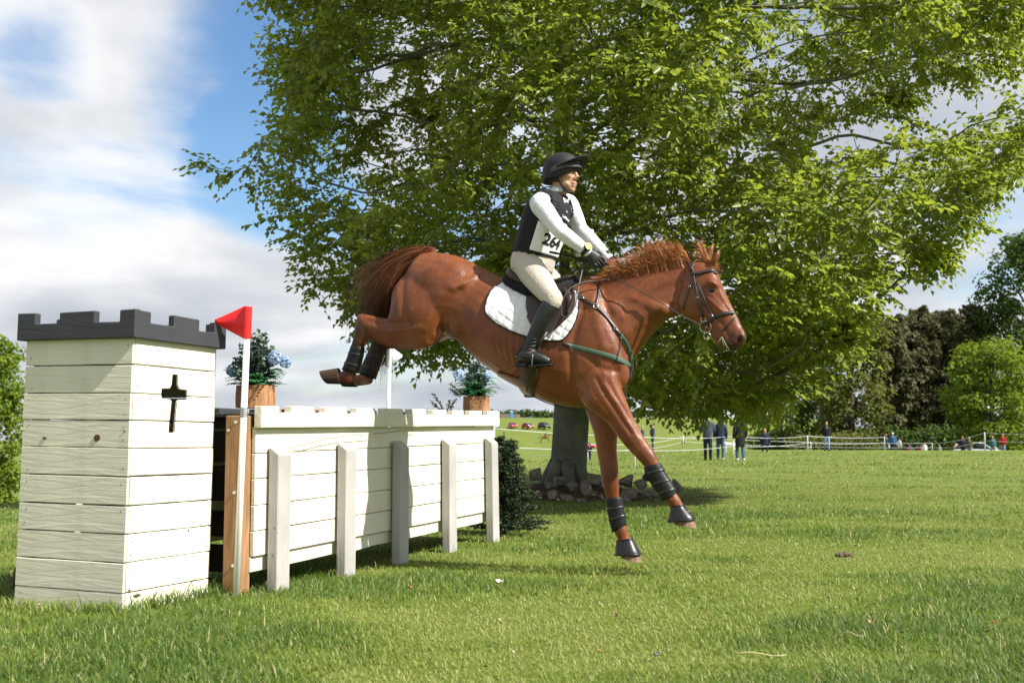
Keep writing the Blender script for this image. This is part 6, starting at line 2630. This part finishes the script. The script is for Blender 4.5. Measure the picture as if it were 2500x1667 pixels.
# hair under the helmet
m = MB()
for k in range(9):
    a = math.pi * (.5 + k / 8)
    m.ell(hd(-.03 + .085 * math.cos(a), .078 * math.sin(a), -.012), (FF * .022, FL * .018, FU * .04), 8, 6)
link('hair', m.organic('hair', .006, 2), M_BLACKH, rider)

# shirt: torso, sleeves, collar
m = MB()
torso(m, TORSO, .0, lo=1)
for S, E, W in ((SHn, ELn, WRn), (SHf, ELf, WRf)):
    d = (E - S).normalized()
    m.tube([PH(1352, 490).lerp(S, .55), S - d * .01, S.lerp(E, .3), S.lerp(E, .7), E, E.lerp(W, .3), E.lerp(W, .7), W, W + (W - E).normalized() * .012], [.062, .072, .070, .061, .054, .053, .045, .037, .035], 16, 3)
    # folds of cloth at the elbow and along the forearm
    for q in range(7):
        u = .55 + q * .12
        c = S.lerp(E, min(u, 1)) if u < 1 else E.lerp(W, u - 1)
        ax = (E - S if u < 1 else W - E).normalized()
        up = Vector((0, 0, 1)) - ax * ax.z
        up.normalize()
        m.tube([c + ax.cross(up) * -.052 + up * -.01, c + up * .046 * (1 if q % 2 else -.9) - ax.cross(up) * .03 + ax * .02, c + ax.cross(up) * .04 + ax * .03], [.008, .014, .008], 7, 3)
me = m.organic('shirt', .0075, 3)
link('shirt', me, M_SHIRT, rider)
col = MB()
nb = PH(1357, 472)
ax = (hd(-.03, 0, -.10) - nb).normalized()
ring = []
for k in range(15):
    a = -math.pi * .86 + 2 * math.pi * .86 * k / 14 + math.pi
    o = FF * math.cos(a) * .072 + FL * math.sin(a) * .072
    ring.append(nb + o)
rr = []
for p in ring:
    o = (p - nb).normalized()
    rr.append([p + ax * .0 + o * .014, p + ax * .052 + o * -.002, p + ax * .056 - o * .006, p + ax * .05 - o * .010, p - ax * .01 - o * .004])
col.rings(rr)
col.build('collar', cloth('collar_cloth', (.62, .65, .72), .8, .3, 12), rider, True)

# body protector
m = MB()
torso(m, VEST, 0.0, 34, 2.5)
vest_me = m.organic('body_protector', .0095, 3)
vest = link('body_protector', vest_me, M_VEST, rider)
VB = BVHTree.FromPolygons([tuple(v.co) for v in vest_me.vertices], [tuple(p.vertices) for p in vest_me.polygons])


def vest_pt(py, phi, out):
    """point on the protector: level given by its measured height, phi from straight ahead towards the near arm"""
    ys = [r[1] for r in VEST]
    k = int(np.clip(np.searchsorted([-y for y in ys], -py) - 1, 0, len(ys) - 2))
    f = (py - ys[k]) / (ys[k + 1] - ys[k])
    c0, f0, a0, A0, B0 = lev(VEST, k); c1, f1, a1, A1, B1 = lev(VEST, k + 1)
    c = c0.lerp(c1, f); ff = f0.lerp(f1, f).normalized(); A = A0 + (A1 - A0) * f; B = B0 + (B1 - B0) * f
    d = (ff * A * math.cos(phi) - TL * B * math.sin(phi))
    o = c + d * 2.2
    h = VB.ray_cast(o, -d.normalized())
    if h[0] is None:
        return c + d + d.normalized() * out, d.normalized()
    return h[0] + h[1] * out, h[1]


def vest_sheet(y0, y1, p0, p1, out, nu=18, nv=12, slant=0.0):
    m = MB()
    vs = []
    for lay in (out, out - .004):
        for j in range(nv + 1):
            for i in range(nu + 1):
                u, v = i / nu, j / nv
                vs.append(vest_pt(y0 + (y1 - y0) * v + slant * (u - .5), p0 + (p1 - p0) * u, lay)[0])
    W = nu + 1; o = W * (nv + 1)
    fs = []
    for j in range(nv):
        for i in range(nu):
            q = (j * W + i, (j + 1) * W + i, (j + 1) * W + i + 1, j * W + i + 1)
            fs += [q, tuple(x + o for x in q[::-1])]
    ed = [j * W for j in range(nv + 1)] + [nv * W + i for i in range(1, W)] + [j * W + W - 1 for j in range(nv - 1, -1, -1)] + [i for i in range(W - 2, 0, -1)]
    for a, b in zip(ed, ed[1:] + ed[:1]):
        fs.append((a, a + o, b + o, b))
    return m.add(vs, fs)


bib = vest_sheet(548, 619, R(66), R(-45), .009, 26, 16, 8).build('number_bib', M_BIB, rider, True, label='white number bib reading 264')


def lettering(txt, size, y_mid, phi_mid, out, mat, parent, name, tiltk=0.0, bold=0.0, perm=330.0, width=1.0):
    cu = bpy.data.curves.new('t', 'FONT')
    cu.body = txt
    cu.size = size
    cu.align_x = 'CENTER'
    cu.align_y = 'CENTER'
    cu.offset = bold
    cu.resolution_u = 3
    ob = bpy.data.objects.new('t', cu)
    COL.objects.link(ob)
    dg = bpy.context.evaluated_depsgraph_get(); dg.update()
    me = bpy.data.meshes.new_from_object(ob.evaluated_get(dg))
    bpy.data.objects.remove(ob)
    bm = bmesh.new(); bm.from_mesh(me)
    bmesh.ops.triangulate(bm, faces=bm.faces)
    bmesh.ops.subdivide_edges(bm, edges=[e for e in bm.edges if e.calc_length() > size * .12], cuts=2)
    for v in bm.verts:
        x, y = v.co.x * width, v.co.y
        p, n = vest_pt(y_mid - y * perm + tiltk * x * perm, phi_mid - x / .165, out)
        v.co = p
    bm.to_mesh(me); bm.free()
    me.materials.clear()
    return link(name, me, mat, parent)


lettering('264', .112, 583, R(14), .0115, M_INK, bib, 'number', .10, .004)
lettering('LeMieux', .027, 522, R(-4), .0100, M_WHITE, vest, 'lettering', .22, .0007)
# seams, shoulder straps and lacing of the protector
for ph in (R(100), R(-30), R(60)):
    pts = [vest_pt(y, ph, .001)[0] for y in np.linspace(616, 500, 9)]
    MB().tube(pts, .0025, 5).build('seam', M_PIPE, vest, True)
for s, sh in ((-1, R(42)), (1, R(-42))):
    pts = [vest_pt(y, sh * k, .006) for y, k in ((512, .85), (506, .92), (500, .95), (488, 1.05), (478, 1.2))]
    MB().ribbon([p for p, n in pts], [n for p, n in pts], .045, .007, 3).build('shoulder_strap', M_VEST, vest, True)
    for y in (506, 499, 492):
        a, n = vest_pt(y, sh * .62, .014); b, n2 = vest_pt(y, sh * 1.12, .014)
        MB().ribbon([a, a.lerp(b, .5) + n * .003, b], [n, n, n2], .013, .003, 2).build('webbing', M_PIPE, vest, True)
pts = [vest_pt(621, a, .004) for a in np.linspace(-math.pi, math.pi, 30)]
MB().ribbon([p for p, n in pts], [n for p, n in pts], .03, .005).build('hem', M_PIPE, vest, True)
# pale shirt showing in the v of the neck
m = MB().add([vest_pt(y, R(a), .004)[0] for y, a in ((510, -6), (476, -26), (476, 12))], [(0, 1, 2)])
m.build('shirt_front', M_SHIRT, rider)

# breeches
m = MB()
torso(m, TORSO, .006, lo=0, hi=3)
m.ell(PH(1290, 662), (HF * .125, HL * .175, HU * .085), 18, 12)
for Hh, K in ((HIPn, KNn), (HIPf, KNf)):
    e = (K - Hh).normalized()
    m.tube([Hh - e * .03, Hh.lerp(K, .25), Hh.lerp(K, .55), Hh.lerp(K, .85), K, K + (ANn - KNn).normalized() * .05], [.108, .103, .090, .074, .068, .058], 18, 3)
    for q in range(5):
        c = Hh.lerp(K, .02 + .08 * q)
        m.tube([c - HL * (.11 if Hh is HIPn else -.11) - HU * .03, c + HU * .085 - HL * (.05 if Hh is HIPn else -.05), c + HU * .075 + HF * .08], [.006, .011, .006], 7, 3)
link('breeches', m.organic('breeches', .0085, 3), M_BREECH, rider)
# pocket piping
pts = [(1281, 620), (1279, 630), (1273, 636), (1274, 644), (1282, 645), (1292, 640)]
PB = BVHTree.FromPolygons([tuple(v.co) for v in rider.children[-1].data.vertices], [tuple(p.vertices) for p in rider.children[-1].data.polygons])
pp = []
for px, py in pts:
    d = ray(px, py).normalized()
    h = PB.ray_cast(CAMP, d)
    if h[0] is not None: pp.append(h[0] - d * .002)
if len(pp) > 2:
    MB().tube(pp, .0022, 5, 4).build('pocket_piping', simple('grey_piping', (.12, .12, .13), .7), rider, True)

# tall boots
def tall_boot(K, A, sgn):
    t = (A - K).normalized()
    m = MB()
    top = K + t * .035
    side = HL * sgn
    m.tube([top, K.lerp(A, .22), K.lerp(A, .45), K.lerp(A, .75), A.lerp(K, .06)], [.066, .069, .064, .050, .047], 18, 4)
    heel = A - HF * .060 - HU * .072
    toe = A + HF * .165 - HU * .078 + side * .0
    m.tube([A - HF * .062 - HU * .050, A - HF * .02 - HU * .035, A + HF * .05 - HU * .040, A + HF * .11 - HU * .058, toe], [.040, .056, .052, .045, .030], 14, 4, flat=.95)
    m.tube([A.lerp(K, .12), A - HU * .04], [.050, .052], 14)
    b = link('boot', m.organic('boot', .006, 3), M_BLK, rider)
    # sole and heel, spur with strap
    MB().box(A + HF * .10 - HU * .098, (.17, .078, .016), Matrix((HF, HL, HU)).transposed()).build('sole', M_RUB, b, bevel=.005)
    MB().box(A - HF * .035 - HU * .092, (.080, .070, .034), Matrix((HF, HL, HU)).transposed()).build('heel', M_RUB, b, bevel=.006)
    ring = [A - HU * .030 + HF * (-.056 * math.cos(a) + .004) + HL * .052 * math.sin(a) for a in np.linspace(-1.6, 1.6, 13)]
    MB().tube(ring, .0042, 6).build('spur', M_METAL, b, True)
    MB().tube([A - HU * .030 - HF * .052, A - HU * .034 - HF * .082], [.005, .0035], 6).build('spur_neck', M_METAL, b, True)
    ring = [A - HU * .022 + HF * (.062 * math.cos(a)) + HL * .053 * math.sin(a) + HU * (.012 * math.cos(a)) for a in np.linspace(-1.7, 1.7, 13)]
    MB().tube(ring, .006, 6, flat=1.6).build('spur_strap', M_STRAP, b, True)
    for q in range(4):      # creases at the ankle
        c = A.lerp(K, .05 + q * .055)
        ring = [c + HF * .050 * math.cos(a) + HL * .050 * math.sin(a) + HU * .008 * math.sin(a * 2 + q) for a in np.linspace(0, 2 * math.pi, 19)]
        MB().tube(ring, .0050, 6).build('crease', M_BLK, b, True)
    # stirrup iron belongs to the saddle
    c = A + HF * .055 - HU * .075
    arch = [c + HL * .062 * math.cos(a) + HU * (.118 * math.sin(a) if math.sin(a) > 0 else 0) - HU * .036 for a in np.linspace(0, math.pi, 15)]
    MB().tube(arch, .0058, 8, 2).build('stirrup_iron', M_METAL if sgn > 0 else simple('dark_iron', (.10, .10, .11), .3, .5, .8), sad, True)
    MB().box(c - HU * .036, (.045, .12, .010), Matrix((HF, HL, HU)).transposed()).build('stirrup_tread', M_RUB, sad, bevel=.004)
    up = c + HU * .085
    MB().ribbon([up, up + (K - A) * .35 - HL * sgn * 0 + HF * .02], [-HL if sgn < 0 else HL] * 2, .026, .004).build('stirrup_leather', M_STRAP, sad, True)


tall_boot(KNn, ANn, -1)
tall_boot(KNf, ANf, 1)

# helmet
m = MB()
rings = []
hz = [(-.040, 1.0), (-.020, 1.02), (.005, 1.03), (.03, 1.03), (.055, 1.0), (.08, .93), (.105, .80), (.125, .62), (.139, .38), (.146, .12)]
for z, k in hz:
    row = []
    for j in range(32):
        a = 2 * math.pi * j / 32
        x, y = math.cos(a), math.sin(a)
        lift = .055 * max(0, x) ** 2 if z < .02 else (.03 * max(0, x) ** 2 if z < .04 else 0)     # higher rim over the brow
        drop = -.018 * max(0, -x) if z < -.01 else 0
        row.append(hd(-.014 + .129 * k * x, .104 * k * y, z + lift + drop))
    rings.append(row)
inner = [[HEADC + FU * .03 + (p - HEADC - FU * .03) * .88 for p in rings[0]]]
helm = MB().rings(inner + rings).build('helmet', M_HELM, rider, True)
# peak: curved, tilted up
vs, fs = [], []
NP = 18
for lay in (0, -.006):
    for i in range(NP + 1):
        a = R(-78) + R(156) * i / NP
        for r in (0, .5, 1.0):
            ext = .064 * r * math.cos(a * 1.08) ** .7 if abs(a * 1.08) < math.pi / 2 else 0.0
            x = -.014 + (.128 + ext) * math.cos(a); y = (.104 + ext * .55) * math.sin(a)
            z = .040 + .020 * math.cos(a) + .045 * r * math.cos(a) ** 2 + .02 * (1 - abs(math.sin(a))) + lay - .012 * r * r
            vs.append(hd(x, y, z))
W = 3; o = (NP + 1) * W
for i in range(NP):
    for r in range(2):
        q = (i * W + r, i * W + r + 1, (i + 1) * W + r + 1, (i + 1) * W + r)
        fs += [q, tuple(x + o for x in q[::-1])]
    fs.append((i * W + 2, i * W + 2 + o, (i + 1) * W + 2 + o, (i + 1) * W + 2))
MB().add(vs, fs).build('peak', M_HELM, helm, True, recalc=True)
pts = [hd(-.014 + .136 * math.cos(a), .110 * math.sin(a), .012 + .040 * math.cos(a)) for a in np.linspace(R(-95), R(95), 21)]
MB().ribbon(pts, [(p - HEADC).normalized() for p in pts], .040, .003).build('brow_band', M_HELM2, helm, True)
for s in (-1, 1):
    pts = [hd(.010, s * .098, .0), hd(.018, s * .083, -.045), hd(.036, s * .066, -.090), hd(.058, s * .040, -.122), hd(.066, 0, -.130)]
    MB().ribbon(pts, [FL * s, FL * s, FL * s, FL * s * .6 - FU * .6, -FU], .014, .003, 4).build('chin_strap', M_PIPE, helm, True)
    pts = [hd(-.055, s * .088, -.020), hd(-.035, s * .092, -.050), hd(.016, s * .085, -.048)]
    MB().ribbon(pts, [FL * s] * 3, .012, .003, 4).build('chin_strap', M_PIPE, helm, True)


# gloved hands closed on the reins
def hand(W, E, dors, name):
    x = (W - E).normalized()
    x = (x + Vector((0, 0, -.12))).normalized()
    z = (dors - x * dors.dot(x)).normalized()
    y = z.cross(x)
    if y.z < 0: y = -y
    q = lambda a, b, c: W + (x * a + y * b + z * c) * 1.1
    m = MB()
    m.sect([(q(-.03, .030, 0), q(-.03, -.030, 0), .030), (q(.0, .029, 0), q(.0, -.029, 0), .028), (q(.03, .038, 0), q(.03, -.036, 0), .026), (q(.065, .043, .002), q(.065, -.040, .002), .024), (q(.088, .041, 0), q(.088, -.039, 0), .018)], 4, 16, 2.4, side=z)
    for k, (yy, l) in enumerate(((.032, 1.0), (.011, 1.1), (-.011, 1.04), (-.031, .86))):
        m.tube([q(.072, yy, .006), q(.098 * (.93 + .07 * l), yy, .006), q(.121 * l if l > 1 else .118 * l, yy * .97, -.012), q(.116 * l, yy * .93, -.036), q(.092 * l, yy * .9, -.047), q(.074, yy * .88, -.040)], [.0115, .0115, .0105, .0098, .0092, .0075], 10, 3)
    m.tube([q(.018, .030, -.008), q(.048, .050, -.018), q(.078, .050, -.026), q(.100, .038, -.030)], [.015, .0135, .0115, .0085], 10, 3)
    g = m.build(name, M_GLOVE, rider, True)
    for k, yy in enumerate((.032, .011, -.011, -.031)):
        MB().ell(q(.094, yy, .014), (x * .010, y * .008, z * .006), 8, 6).build('knuckle', M_GLOVE, g, True)
    cuff = [[q(a, 0, 0) + (y * math.cos(t) * r + z * math.sin(t) * r * .9) for t in np.linspace(0, 2 * math.pi, 18, endpoint=False)] for a, r in ((-.055, .037), (-.05, .040), (-.02, .039), (-.008, .033))]
    MB().rings(cuff).build('cuff', M_GLOVE, g, True)
    return q


qn = hand(WRn, ELn, -HL * .9 + HU * .35, 'glove')
qf = hand(WRf, ELf, HL * .9 + HU * .4, 'glove')
# wrist watch
wc = WRn + (WRn - ELn).normalized() * -.028
ax = (WRn - ELn).normalized()
zz = (Vector((-.2, -.75, .6)) - ax * Vector((-.2, -.75, .6)).dot(ax)).normalized()
yy = ax.cross(zz)
wt_ = MB().rings([[wc + ax * a + (zz * math.cos(t) + yy * math.sin(t)) * r for t in np.linspace(0, 2 * math.pi, 20, endpoint=False)] for a, r in ((-.014, .041), (-.011, .045), (.011, .045), (.014, .041))]).build('watch', M_PIPE, rider, True)
fc = wc + zz * .045
MB().tube([fc - zz * .003, fc + zz * .010], [.029, .027], 22).build('watch_case', M_PIPE, wt_, True)
torus(fc + zz * .011, zz, .024, .003, 26, 6).build('watch_bezel', simple('gold_bezel', (.62, .50, .14), .35, .5, .6), wt_, True)
MB().tube([fc + zz * .010, fc + zz * .0115], .021, 20).build('watch_dial', simple('dial', (.50, .46, .22), .5), wt_, True)

# whip in the near hand
tip = PH(1341, 615, -.20)
hold = qn(.085, .0, -.022)
d = (hold - tip).normalized()
w = thing('riding_whip', 'short black riding whip held along the rider\'s thigh', 'whip', tuple(hold))
MB().tube([tip, tip + d * .06, tip + d * .07, hold - d * .10], [.009, .009, .0055, .0055], 8).build('shaft', M_PIPE, w, True)
MB().tube([hold - d * .10, hold - d * .095, hold + d * .07, hold + d * .075], [.006, .009, .010, .012], 10).build('grip', M_RUB, w, True)
